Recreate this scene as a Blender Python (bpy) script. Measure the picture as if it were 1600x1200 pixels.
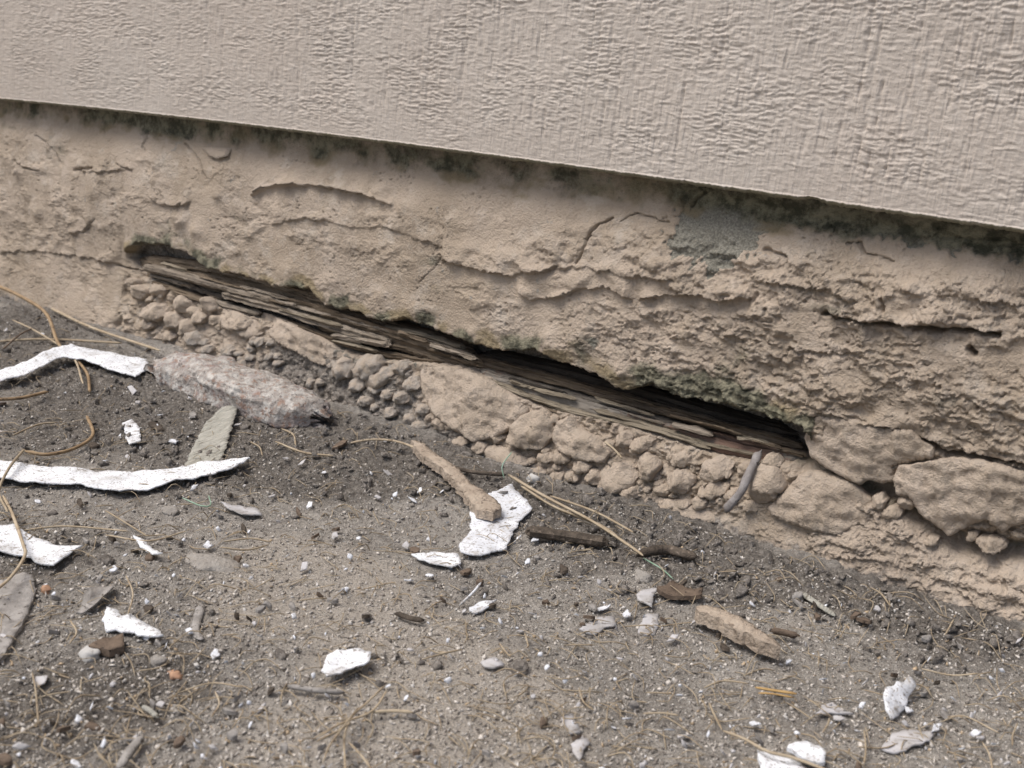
import bpy, math, random
import numpy as np
from mathutils import Vector, Matrix
from mathutils.geometry import delaunay_2d_cdt

for o in list(bpy.data.objects): bpy.data.objects.remove(o)
S = bpy.context.scene
COL = S.collection
rad = math.radians
random.seed(7); RS = np.random.RandomState(11)

# ------------------------------------------------------------------ camera
PITCH, ROLL, YAW = rad(15.56), rad(4.73), rad(34.78)
CAM = np.array([0.0, -0.485, 0.2015])
FPX = 1600.0                                   # focal length in photo pixels (photo is 1600 wide)
F_ = np.array([-math.sin(YAW)*math.cos(PITCH), math.cos(YAW)*math.cos(PITCH), -math.sin(PITCH)])
R_ = np.cross(F_, [0, 0, 1.0]); R_ /= np.linalg.norm(R_); U_ = np.cross(R_, F_)
c_, s_ = math.cos(ROLL), math.sin(ROLL)
R_, U_ = c_*R_ + s_*U_, -s_*R_ + c_*U_
cd = bpy.data.cameras.new('camera'); co = bpy.data.objects.new('camera', cd); COL.objects.link(co)
m = Matrix(((R_[0], U_[0], -F_[0], CAM[0]), (R_[1], U_[1], -F_[1], CAM[1]), (R_[2], U_[2], -F_[2], CAM[2]), (0, 0, 0, 1)))
co.matrix_world = m
cd.sensor_width = 36; cd.lens = 36*FPX/1600; cd.clip_start = 0.01; cd.clip_end = 200
cd.dof.use_dof = True; cd.dof.focus_distance = 0.50; cd.dof.aperture_fstop = 20
S.camera = co
S.render.resolution_x, S.render.resolution_y = 1024, 768

# ------------------------------------------------------------------ light: open shade, soft sky
SUN_EL, SUN_AZ = rad(60), rad(-128)            # azimuth measured from +X: from the left and in front of the wall
sd = np.array([math.cos(SUN_EL)*math.cos(SUN_AZ), math.cos(SUN_EL)*math.sin(SUN_AZ), math.sin(SUN_EL)])
W_ = bpy.data.worlds.new('World'); S.world = W_; W_.use_nodes = True
nt = W_.node_tree; bg = nt.nodes['Background']
sky = nt.nodes.new('ShaderNodeTexSky'); sky.sky_type = 'NISHITA'; sky.sun_disc = False
sky.sun_elevation = SUN_EL; sky.sun_rotation = math.atan2(sd[0], sd[1])
sky.air_density = 1.0; sky.dust_density = 4.0; sky.ozone_density = 0.6
nt.links.new(sky.outputs[0], bg.inputs[0]); bg.inputs[1].default_value = 0.075
sl = bpy.data.lights.new('sun', 'SUN'); sl.energy = 1.5; sl.angle = rad(34); sl.color = (1, .97, .93)
so = bpy.data.objects.new('sun', sl); COL.objects.link(so)
so.rotation_euler = Vector(-sd).to_track_quat('-Z', 'Y').to_euler(); so.location = (-1, -2, 3)
vs = S.view_settings; vs.view_transform = 'Standard'; vs.look = 'None'; vs.gamma = 1; vs.exposure = 0.88

# ------------------------------------------------------------------ numpy noise
def _perm(seed):
    p = np.random.RandomState(seed).permutation(512); return np.concatenate([p, p, p])
_PC = {}
def pn(x, y, seed=0):
    """2-D gradient noise, about -1..1"""
    if seed not in _PC:
        a = np.random.RandomState(seed+999).rand(512)*2*np.pi
        _PC[seed] = (_perm(seed), np.cos(a), np.sin(a))
    P, gx, gy = _PC[seed]
    x = np.asarray(x, float); y = np.asarray(y, float)
    xi = np.floor(x).astype(int); yi = np.floor(y).astype(int); fx = x-xi; fy = y-yi
    u = fx*fx*fx*(fx*(fx*6-15)+10); v = fy*fy*fy*(fy*(fy*6-15)+10)
    def g(dx, dy):
        h = P[(P[(xi+dx) & 511] + (yi+dy)) & 511]
        return gx[h]*(fx-dx) + gy[h]*(fy-dy)
    a = g(0, 0); b = g(1, 0); c = g(0, 1); d = g(1, 1)
    return (a+(b-a)*u + ((c+(d-c)*u)-(a+(b-a)*u))*v)*1.45
def fbm(x, y, o=4, seed=0, gain=.5):
    r = 0; a = 1; s = 0
    for i in range(o):
        r = r + a*pn(x*2**i+17.3*i, y*2**i-9.1*i, seed+i); s += a; a *= gain
    return r/s
def worley(x, y, seed=0):
    P = _perm(seed); J = np.random.RandomState(seed+5).rand(512, 2)
    xi = np.floor(x).astype(int); yi = np.floor(y).astype(int)
    f1 = np.full(np.shape(x), 9.); f2 = np.full(np.shape(x), 9.)
    for dx in (-1, 0, 1):
        for dy in (-1, 0, 1):
            h = P[(P[(xi+dx) & 511]+(yi+dy)) & 511]
            d = np.hypot(xi+dx+J[h, 0]-x, yi+dy+J[h, 1]-y)
            f2 = np.where(d < f1, f1, np.minimum(f2, d)); f1 = np.minimum(f1, d)
    return f1, f2
def n3(p, s, seed=0, o=3):
    q = p/s
    return (fbm(q[:, 0]+.3*q[:, 2], q[:, 1], o, seed)+fbm(q[:, 1]+.3*q[:, 0], q[:, 2], o, seed+20)+fbm(q[:, 2]+.3*q[:, 1], q[:, 0], o, seed+40))/2
def ss(a, b, x):
    t = np.clip((x-a)/(b-a), 0, 1); return t*t*(3-2*t)

# ------------------------------------------------------------------ photo pixel -> place
def ray(px, py):
    px = np.asarray(px, float); py = np.asarray(py, float)
    return F_ + ((px-800)/FPX)[..., None]*R_ + ((600-py)/FPX)[..., None]*U_
def on_y(px, py, y0):
    r = ray(px, py); t = (y0-CAM[1])/r[..., 1]; return CAM + t[..., None]*r
PZ = np.array([-.05, -.02, 0, .012, .03, .05, .08, .115, .135, .148, .158, .20])
PY = np.array([.046, .038, .0315, .027, .021, .017, .0165, .014, .010, .0055, .003, .002])
def yout(z): return np.interp(z, PZ, PY)
def W(px, py):
    """point on the foundation's mean face behind a photo pixel"""
    y = np.full(np.shape(px), -.016)
    for _ in range(12):
        P = on_y(px, py, y); y = .5*y-.5*yout(P[..., 2])
    return P
def Wl(pts): a = np.array(pts, float); return W(a[:, 0], a[:, 1])
def gmac(x, y):
    """the ground's broad relief"""
    x = np.asarray(x, float); y = np.asarray(y, float)
    h = .0045*fbm(x/.10, y/.10, 2, 301) + .0018*fbm(x/.03, y/.03, 2, 305)
    h = h + .006*np.exp(-((y+.028)/.02)**2)*(.4+.6*pn(x/.05, y*0, 309))
    return h*ss(4, .5, np.abs(x)+np.abs(y))
def G(px, py, up=0.0):
    r = ray(px, py); z = np.zeros(np.shape(px))
    for _ in range(6):
        t = (z-CAM[2])/r[..., 2]; P = CAM+t[..., None]*r; z = gmac(P[..., 0], P[..., 1])+up
    return P
def Gl(pts, up=0.0): a = np.array(pts, float); return G(a[:, 0], a[:, 1], up)
def pxmm(P): return FPX/((np.asarray(P)-CAM)@F_)/1000.0      # photo pixels per mm there

def foot_py(px): return 462+(985-462)*px/1600.0        # where the wall meets the dirt
# ------------------------------------------------------------------ mesh helpers
def link(name, me, parent=None, loc=(0, 0, 0)):
    o = bpy.data.objects.new(name, me); COL.objects.link(o); o.location = loc
    if parent is not None:
        o.parent = parent; o.location = Vector(loc)-Vector(parent.location)
    return o
def tag(o, label, cat, group=None, kind=None):
    if label: o['label'] = label
    if cat: o['category'] = cat
    if group: o['group'] = group
    if kind: o['kind'] = kind
    return o
def mesh(name, V, Fc, mat, parent=None, smooth=True, base=True, col=None):
    V = np.asarray(V, float)
    loc = np.array([(V[:, 0].min()+V[:, 0].max())/2, (V[:, 1].min()+V[:, 1].max())/2, V[:, 2].min()]) if base else np.zeros(3)
    V = V-loc
    me = bpy.data.meshes.new(name)
    if isinstance(Fc, np.ndarray):
        n, k = Fc.shape
        me.vertices.add(len(V)); me.vertices.foreach_set('co', V.ravel())
        me.loops.add(n*k); me.loops.foreach_set('vertex_index', Fc.ravel().astype(np.int32))
        me.polygons.add(n); me.polygons.foreach_set('loop_start', np.arange(0, n*k, k, dtype=np.int32))
        me.update(calc_edges=True)
    else:
        me.from_pydata([tuple(v) for v in V], [], Fc)
    if smooth: me.polygons.foreach_set('use_smooth', np.ones(len(me.polygons), bool))
    if col is not None:
        a = me.color_attributes.new('mask', 'FLOAT_COLOR', 'POINT'); a.data.foreach_set('color', np.asarray(col, np.float32).ravel())
    me.materials.append(mat); me.update()
    return link(name, me, parent, tuple(loc))
def gridfaces(nr, nc):
    i = np.arange(nr-1)[:, None]*nc+np.arange(nc-1)[None]
    return np.stack([i, i+1, i+1+nc, i+nc], -1).reshape(-1, 4)
def smoothpath(P, n):
    P = np.asarray(P, float)
    if len(P) == 2: return P[0]+(P[1]-P[0])*np.linspace(0, 1, n)[:, None]
    Q = np.vstack([2*P[0]-P[1], P, 2*P[-1]-P[-2]])
    d = np.r_[0, np.cumsum(np.linalg.norm(np.diff(P, axis=0), axis=1))]
    s = np.linspace(0, d[-1], n); k = np.clip(np.searchsorted(d, s, side='right')-1, 0, len(P)-2)
    t = ((s-d[k])/(d[k+1]-d[k]))[:, None]
    a, b, c, e = Q[k], Q[k+1], Q[k+2], Q[k+3]
    return .5*(2*b+(c-a)*t+(2*a-5*b+4*c-e)*t*t+(3*b-a-3*c+e)*t**3)
_sid = [0]
def sweep(path, a, b, n=40, sides=10, rough=.1, grain=.12, power=2.0, up=(0, 0, 1), taper=(.35, .35), endlen=.06, nscale=.006):
    """solid swept along a path: half height a (along up) and half depth b, grained lengthwise, rough, with broken ends"""
    _sid[0] += 3; sid = _sid[0]
    C = smoothpath(path, n); T = np.gradient(C, axis=0); T /= np.linalg.norm(T, axis=1)[:, None]
    up = np.array(up, float); B = np.cross(T, up); B /= np.linalg.norm(B, axis=1)[:, None]; N = np.cross(B, T)
    th = np.linspace(0, 2*np.pi, sides, endpoint=False)+.3
    ct = np.sign(np.cos(th))*np.abs(np.cos(th))**(2/power); st = np.sign(np.sin(th))*np.abs(np.sin(th))**(2/power)
    t = np.linspace(0, 1, n)
    e = np.minimum(1, taper[0]+(1-taper[0])*np.sqrt(np.clip(t/endlen, 0, 1)))*np.minimum(1, taper[1]+(1-taper[1])*np.sqrt(np.clip((1-t)/endlen, 0, 1)))
    gr = 1+grain*np.random.RandomState(sid).randn(sides)
    A = np.broadcast_to(np.asarray(a, float), (n,)) if np.ndim(a) == 0 else np.interp(t, np.linspace(0, 1, len(a)), a)
    Bw = np.broadcast_to(np.asarray(b, float), (n,)) if np.ndim(b) == 0 else np.interp(t, np.linspace(0, 1, len(b)), b)
    k = (gr[None]*e[:, None])
    V = C[:, None]+N[:, None]*(A[:, None]*k*st[None])[..., None]+B[:, None]*(Bw[:, None]*k*ct[None])[..., None]
    V = V.reshape(-1, 3)
    if rough:
        r = rough*(n3(V, nscale, sid, 3))
        D = V-np.repeat(C, sides, 0); V = V+D*r[:, None]
        for cap in (0, n-1):
            sl_ = slice(cap*sides, cap*sides+sides)
            V[sl_] += T[cap]*(np.random.RandomState(sid+cap).randn(sides)*np.mean(A)*.5)[:, None]
    F = []
    for i in range(n-1):
        for j in range(sides):
            q = (j+1) % sides
            F.append((i*sides+j, i*sides+q, (i+1)*sides+q, (i+1)*sides+j))
    F.append(tuple(range(sides-1, -1, -1))); F.append(tuple((n-1)*sides+j for j in range(sides)))
    return V, F
_ico = {}
def ico(sub):
    if sub not in _ico:
        import bmesh
        bm = bmesh.new(); bmesh.ops.create_icosphere(bm, subdivisions=sub, radius=1)
        _ico[sub] = (np.array([v.co[:] for v in bm.verts]), np.array([[v.index for v in f.verts] for f in bm.faces])); bm.free()
    return _ico[sub]
def lump(sub, seed, amp=.35, sc=.9):
    V, F = ico(sub); r = np.maximum(.35, 1+amp*n3(V+seed*3.1, sc, seed % 400, 3))
    return V*r[:, None], F
def rotm(rs):
    q = rs.randn(4); q /= np.linalg.norm(q); w, x, y, z = q
    return np.array([[1-2*(y*y+z*z), 2*(x*y-z*w), 2*(x*z+y*w)], [2*(x*y+z*w), 1-2*(x*x+z*z), 2*(y*z-x*w)], [2*(x*z-y*w), 2*(y*z+x*w), 1-2*(x*x+y*y)]])

# ------------------------------------------------------------------ materials
class NB:
    def __init__(s, name, rough=.85, spec=.25):
        s.m = bpy.data.materials.new(name); s.m.use_nodes = True; s.t = s.m.node_tree
        s.b = s.t.nodes['Principled BSDF']; s.b.inputs['Roughness'].default_value = rough
        s.b.inputs['Specular IOR Level'].default_value = spec
        s.co = s.t.nodes.new('ShaderNodeTexCoord').outputs['Object']
    def put(s, i, v):
        if isinstance(v, bpy.types.NodeSocket): s.t.links.new(v, i)
        elif v is not None:
            i.default_value = (*v, 1) if hasattr(v, '__len__') and len(v) == 3 and i.type == 'RGBA' else v
    def noise(s, scale, detail=4, rough=.55, co=None, dist=0):
        n = s.t.nodes.new('ShaderNodeTexNoise'); n.inputs['Scale'].default_value = scale; n.inputs['Detail'].default_value = detail
        n.inputs['Roughness'].default_value = rough; n.inputs['Distortion'].default_value = dist
        s.put(n.inputs['Vector'], co or s.co); return n.outputs[0]
    def voro(s, scale, co=None, out=0, feat='F1'):
        n = s.t.nodes.new('ShaderNodeTexVoronoi'); n.feature = feat; n.inputs['Scale'].default_value = scale; s.put(n.inputs['Vector'], co or s.co); return n.outputs[out]
    def stretch(s, sx, sy, sz):
        n = s.t.nodes.new('ShaderNodeMapping'); n.inputs['Scale'].default_value = (sx, sy, sz); s.put(n.inputs['Vector'], s.co); return n.outputs[0]
    def math(s, op, a, b=None, c=None, clamp=False):
        n = s.t.nodes.new('ShaderNodeMath'); n.operation = op; n.use_clamp = clamp
        for i, v in enumerate((a, b, c)): s.put(n.inputs[i], v)
        return n.outputs[0]
    def step(s, v, lo, hi, a=0., b=1.):
        n = s.t.nodes.new('ShaderNodeMapRange'); n.interpolation_type = 'SMOOTHSTEP'
        for i, x in enumerate((v, lo, hi, a, b)): s.put(n.inputs[i], x)
        return n.outputs[0]
    def mix(s, f, a, b, mode='MIX'):
        n = s.t.nodes.new('ShaderNodeMix'); n.data_type = 'RGBA'; n.blend_type = mode
        s.put(n.inputs[0], f); s.put(n.inputs[6], a); s.put(n.inputs[7], b); return n.outputs[2]
    def attr(s, name='mask'):
        n = s.t.nodes.new('ShaderNodeAttribute'); n.attribute_name = name
        q = s.t.nodes.new('ShaderNodeSeparateColor'); s.t.links.new(n.outputs['Color'], q.inputs[0])
        return n.outputs['Color'], q.outputs[0], q.outputs[1], q.outputs[2], n.outputs['Alpha']
    def bump(s, h, strength=.5, dist=.001, prev=None):
        n = s.t.nodes.new('ShaderNodeBump'); n.inputs['Strength'].default_value = strength; n.inputs['Distance'].default_value = dist
        s.put(n.inputs['Height'], h)
        if prev: s.put(n.inputs['Normal'], prev)
        s.put(s.b.inputs['Normal'], n.outputs[0]); return n.outputs[0]
    def color(s, c): s.put(s.b.inputs['Base Color'], c); return s
    def objrand(s): return s.t.nodes.new('ShaderNodeObjectInfo').outputs['Random']

PAINT = (.468, .386, .307)
def painted(name, masks=True, dirty=0):
    k = NB(name, .8, .3)
    big = k.noise(14, 3); mid = k.noise(90, 4); fine = k.noise(700, 3)
    c = k.mix(k.step(big, .35, .7), PAINT, (.40, .325, .248))
    c = k.mix(k.step(mid, .5, .72, 0, .55), c, (.53, .455, .38))
    c = k.mix(k.step(fine, .56, .72, 0, .5), c, (.35, .285, .226))
    run = k.noise(1, 4, .6, co=k.stretch(70, 70, 9)); c = k.mix(k.step(run, .50, .68, 0, .5), c, (.34, .275, .205))
    c = k.mix(k.step(k.noise(26, 5, .7), .56, .70, 0, .55), c, (.56, .495, .42))
    chipped = k.step(k.noise(75, 6, .72), .655, .675, 0, .8 if masks else .9); c = k.mix(chipped, c, k.mix(k.noise(600, 3), (.22, .205, .175), (.40, .38, .34)))
    if not masks:
        c = k.mix(k.step(k.objrand(), .0, 1., 0, .22), c, (.56, .47, .385)); c = k.mix(k.step(k.noise(130, 5, .7), .56, .68, 0, .5), c, (.31, .27, .22))
    if masks:
        _, r, g, b, a = k.attr()
        br = k.math('SUBTRACT', k.noise(160, 6, .65), .5); br2 = k.math('SUBTRACT', k.noise(45, 5, .6), .5)
        conc = k.mix(k.step(k.noise(900, 3), .35, .7), (.19, .178, .145), (.32, .305, .255))
        conc = k.mix(k.step(k.voro(260), .12, .05), conc, (.10, .10, .085))
        f = k.step(k.math('ADD', r, k.math('MULTIPLY', br, 1.3)), .42, .58); c = k.mix(f, c, conc)
        och = k.mix(k.noise(220, 4), (.31, .245, .145), (.21, .17, .105))
        f = k.step(k.math('ADD', b, k.math('MULTIPLY', br2, 1.5)), .35, .8, 0, .9); c = k.mix(f, c, och)
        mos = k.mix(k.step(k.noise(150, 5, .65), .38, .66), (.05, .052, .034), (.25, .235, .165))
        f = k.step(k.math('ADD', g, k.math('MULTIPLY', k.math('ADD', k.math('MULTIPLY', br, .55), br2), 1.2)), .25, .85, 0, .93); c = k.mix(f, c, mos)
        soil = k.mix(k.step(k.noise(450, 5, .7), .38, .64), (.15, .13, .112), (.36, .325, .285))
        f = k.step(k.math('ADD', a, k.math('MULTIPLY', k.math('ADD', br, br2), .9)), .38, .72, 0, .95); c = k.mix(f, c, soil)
    if dirty: c = k.mix(k.step(k.noise(110, 5, .7), .38, .58, .08, dirty), c, k.mix(k.noise(500, 3), (.24, .222, .20), (.44, .42, .39)))
    k.color(c)
    n = k.bump(k.math('MULTIPLY', k.noise(300, 5, .65), k.step(k.noise(22, 2), .38, .62, .25, 1.)), .9, .0028)
    n = k.bump(k.noise(800, 4, .65), .9, .0016, n)
    return k.m
M = {}
M['wall'] = painted('painted_concrete'); M['stone_paint'] = painted('painted_stone', False); M['stone_dusty'] = painted('dusty_painted_stone', False, .62)
def simple(name, c1, c2, s1=200, c3=None, s3=900, rough=.85, bs=500, bd=.0006, bstr=.5, vary=0., spec=.25, stretch=None, soil=0):
    k = NB(name, rough, spec); co_ = k.stretch(*stretch) if stretch else None
    c = k.mix(k.step(k.noise(s1, 4, co=co_), .33, .67), c1, c2)
    if c3: c = k.mix(k.step(k.noise(s3, 4, .65, co=co_), .57, .68), c, c3)
    if soil: c = k.mix(k.step(k.noise(70, 5, .7), .52, .72, 0, soil), c, (.34, .31, .275)); c = k.mix(k.step(k.noise(900, 3, .6), .56, .64, 0, .8), c, (.24, .215, .19))
    if vary:
        c = k.mix(k.step(k.objrand(), 0, 1, 0, vary), c, tuple(x*.45 for x in c2))
    k.color(c); k.bump(k.noise(bs, 5, .6, co=co_), bstr, bd); return k.m
M['flake_white'] = simple('white_paint_flake', (.74, .76, .80), (.62, .64, .68), 90, (.27, .245, .22), 420, .6, 500, .0008, .6, .12, soil=.8)
M['flake_clean'] = simple('clean_white_flake', (.80, .82, .85), (.68, .70, .73), 60, (.25, .225, .20), 330, .6, 500, .0008, .6, soil=.6)
M['flake_grey'] = simple('grey_paint_flake', (.50, .49, .50), (.41, .395, .385), 120, (.22, .19, .165), 420, .75, 700, .0004, .5, .25)
M['flake_tan'] = simple('ribbed_paint_flake', (.44, .425, .375), (.33, .32, .275), 300, (.16, .14, .11), 330, .75, 420, .0022, 1.0, stretch=(1.6, .35, 1))
M['bark'] = simple('grey_bark', (.21, .195, .18), (.34, .32, .30), 160, (.06, .05, .04), 500, .9, 350, .001, .8)
M['brown_bark'] = simple('brown_bark', (.115, .085, .064), (.18, .135, .10), 160, (.03, .022, .018), 500, .9, 350, .001, .8)
M['dark_wood'] = simple('dark_rotten_wood', (.06, .048, .038), (.13, .105, .082), 120, (.24, .19, .15), 300, .9, 350, .002, 1.0)
M['straw'] = simple('dry_straw', (.46, .385, .28), (.36, .285, .195), 120, (.20, .15, .10), 300, .75, 500, .0005, .6, .4)
M['root'] = simple('brown_root', (.33, .235, .14), (.24, .165, .095), 150, (.12, .08, .05), 300, .7, 500, .0004, .5)
M['tan_stick'] = simple('tan_painted_stick', (.47, .39, .31), (.37, .30, .235), 110, (.19, .15, .115), 240, .9, 380, .0028, 1.0)
M['grey_stick'] = simple('grey_weathered_twig', (.20, .18, .17), (.31, .29, .28), 200, (.07, .06, .055), 400, .85, 500, .0006, .8)
M['yellow_wood'] = simple('fresh_wood_chip', (.42, .28, .12), (.28, .17, .07), 200, (.11, .07, .04), 400, .8, 500, .0005, .6)
M['stone_grey'] = simple('grey_stone', (.30, .275, .245), (.36, .335, .305), 120, (.19, .17, .15), 420, .9, 350, .002, .9, .3)
M['stone_pale'] = simple('pale_stone', (.42, .41, .39), (.52, .51, .49), 150, (.22, .20, .18), 500, .85, 500, .0006, .6)
M['stone_orange'] = simple('orange_stone', (.42, .26, .17), (.34, .20, .13), 200, (.20, .11, .07), 500, .8, 500, .0005, .5)
M['green'] = simple('green_fibre', (.30, .42, .33), (.22, .34, .24), 200, rough=.6)
M['soil_clod'] = simple('dark_soil_clod', (.145, .128, .112), (.26, .235, .21), 220, (.42, .39, .355), 900, .95, 500, .003, 1.0)

def mat_wood(name, c1, c2, c3, red=None):
    k = NB(name, .85, .2); g = k.stretch(60, 900, 900); g2 = k.stretch(25, 260, 260)
    c = k.mix(k.step(k.noise(1, 4, .6, co=g2), .35, .65), c1, c2)
    c = k.mix(k.step(k.noise(1, 4, .6, co=g), .52, .66, 0, .9), c, c3)
    if red: c = k.mix(k.step(k.math('ADD', k.noise(22, 2), k.math('MULTIPLY', k.math('SUBTRACT', k.noise(350, 4, .7), .5), .5)), .5, .58, 0, .75), c, red)
    c = k.mix(k.step(k.noise(170, 4), .58, .7, 0, .7), c, tuple(x*.55 for x in c1))
    k.color(c); n = k.bump(k.noise(1, 4, .6, co=g), .9, .0011); k.bump(k.noise(1, 3, .6, co=g2), .7, .0018, n); return k.m
M['wood_light'] = mat_wood('weathered_wood', (.30, .255, .205), (.20, .165, .128), (.055, .046, .037))
M['wood_mid'] = mat_wood('rotted_wood', (.205, .16, .115), (.13, .10, .07), (.035, .027, .02))
M['wood_red'] = mat_wood('rotted_board_face', (.24, .215, .185), (.16, .138, .113), (.05, .041, .033), (.19, .115, .085))
M['wood_dark'] = mat_wood('wet_dark_wood', (.055, .047, .040), (.035, .029, .024), (.015, .012, .010))
M['wood_ochre'] = mat_wood('ochre_wood_edge', (.27, .23, .175), (.18, .15, .11), (.06, .05, .036))

def mat_siding():
    k = NB('siding_paint', .62, .35)
    c = k.mix(k.step(k.noise(6, 3), .35, .65), (.485, .433, .38), (.46, .402, .348))
    c = k.mix(k.step(k.noise(160, 4), .5, .75, 0, .5), c, (.535, .488, .435))
    c = k.mix(k.step(k.noise(90, 5, .7, co=k.stretch(.3, 1, 2.5)), .60, .74, 0, .35), c, (.345, .305, .26))
    _, r, g, b, a = k.attr()
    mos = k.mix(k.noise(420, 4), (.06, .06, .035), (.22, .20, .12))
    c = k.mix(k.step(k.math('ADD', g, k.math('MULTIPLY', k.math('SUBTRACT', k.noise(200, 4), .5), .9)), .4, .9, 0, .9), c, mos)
    k.color(c)
    n = k.bump(k.noise(1, 3, .55, co=k.stretch(180, 400, 520)), .4, .0010); n = k.bump(k.noise(1, 3, .55, co=k.stretch(620, 400, 90)), .7, .0012, n)
    k.bump(k.noise(1100, 3), .3, .0004, n); return k.m
M['siding'] = mat_siding()
def mat_soil():
    k = NB('dirt', .95, .15)
    _, r, g, b, a = k.attr()
    c = k.mix(k.step(k.noise(35, 5, .6), .36, .64), (.52, .48, .43), (.42, .385, .345))
    c = k.mix(k.step(k.noise(9, 4, .6), .42, .62, 0, .45), c, (.30, .275, .245))
    c = k.mix(k.step(k.noise(300, 5, .7), .42, .66, 0, .85), c, (.26, .237, .21))
    c = k.mix(k.step(k.noise(800, 4, .7), .55, .68, 0, .9), c, (.60, .57, .53))
    c = k.mix(k.step(k.math('ADD', r, k.math('MULTIPLY', k.math('SUBTRACT', k.noise(60, 4), .5), .8)), .3, .9, 0, .8), c,
              k.mix(k.step(k.noise(420, 5, .7), .4, .68), (.135, .118, .10), (.33, .30, .265)))
    c = k.mix(k.step(k.math('ADD', g, k.math('MULTIPLY', k.math('SUBTRACT', k.noise(90, 4), .5), .6)), .3, .9, 0, .8), c,
              k.mix(k.step(k.noise(500, 5, .7), .4, .65), (.53, .475, .41), (.60, .545, .48)))
    k.color(c)
    n = k.bump(k.noise(260, 6, .7), 1, .004); k.bump(k.noise(900, 4, .68), 1, .002, n); return k.m
M['soil'] = mat_soil()
def mat_grit():
    k = NB('soil_grit', .9, .2); c, *_ = k.attr(); k.color(c); k.bump(k.noise(1500, 3), .4, .0003); return k.m
M['grit'] = mat_grit()
def mat_mortar():
    k = NB('crumbled_mortar', .9, .2)
    c = k.mix(k.step(k.noise(150, 5, .7), .42, .6), (.35, .315, .285), (.56, .535, .50))
    c = k.mix(k.step(k.noise(45, 4, .6), .52, .62, 0, .7), c, (.32, .265, .25))
    c = k.mix(k.step(k.noise(220, 4, .65), .53, .63, 0, .75), c, (.33, .21, .155))
    c = k.mix(k.step(k.noise(380, 4, .65), .56, .68, 0, .85), c, (.13, .115, .105))
    k.color(c); n = k.bump(k.noise(260, 5, .65), .9, .003); k.bump(k.noise(800, 3), .7, .0012, n); return k.m
M['mortar'] = mat_mortar()

# ------------------------------------------------------------------ sample columns shared by the siding and the foundation
def xcols(n):
    px = np.linspace(-230, 1760, n); X = on_y(px, np.full(n, 600.), -.016)[:, 0]
    L = X[0]-np.cumsum(np.geomspace(.004, 1.2, 16)); Rr = X[-1]+np.cumsum(np.geomspace(.003, .9, 16))
    return np.concatenate([L[::-1], X, Rr])
ZS = .1677                                     # height of the siding's lower edge

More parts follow.
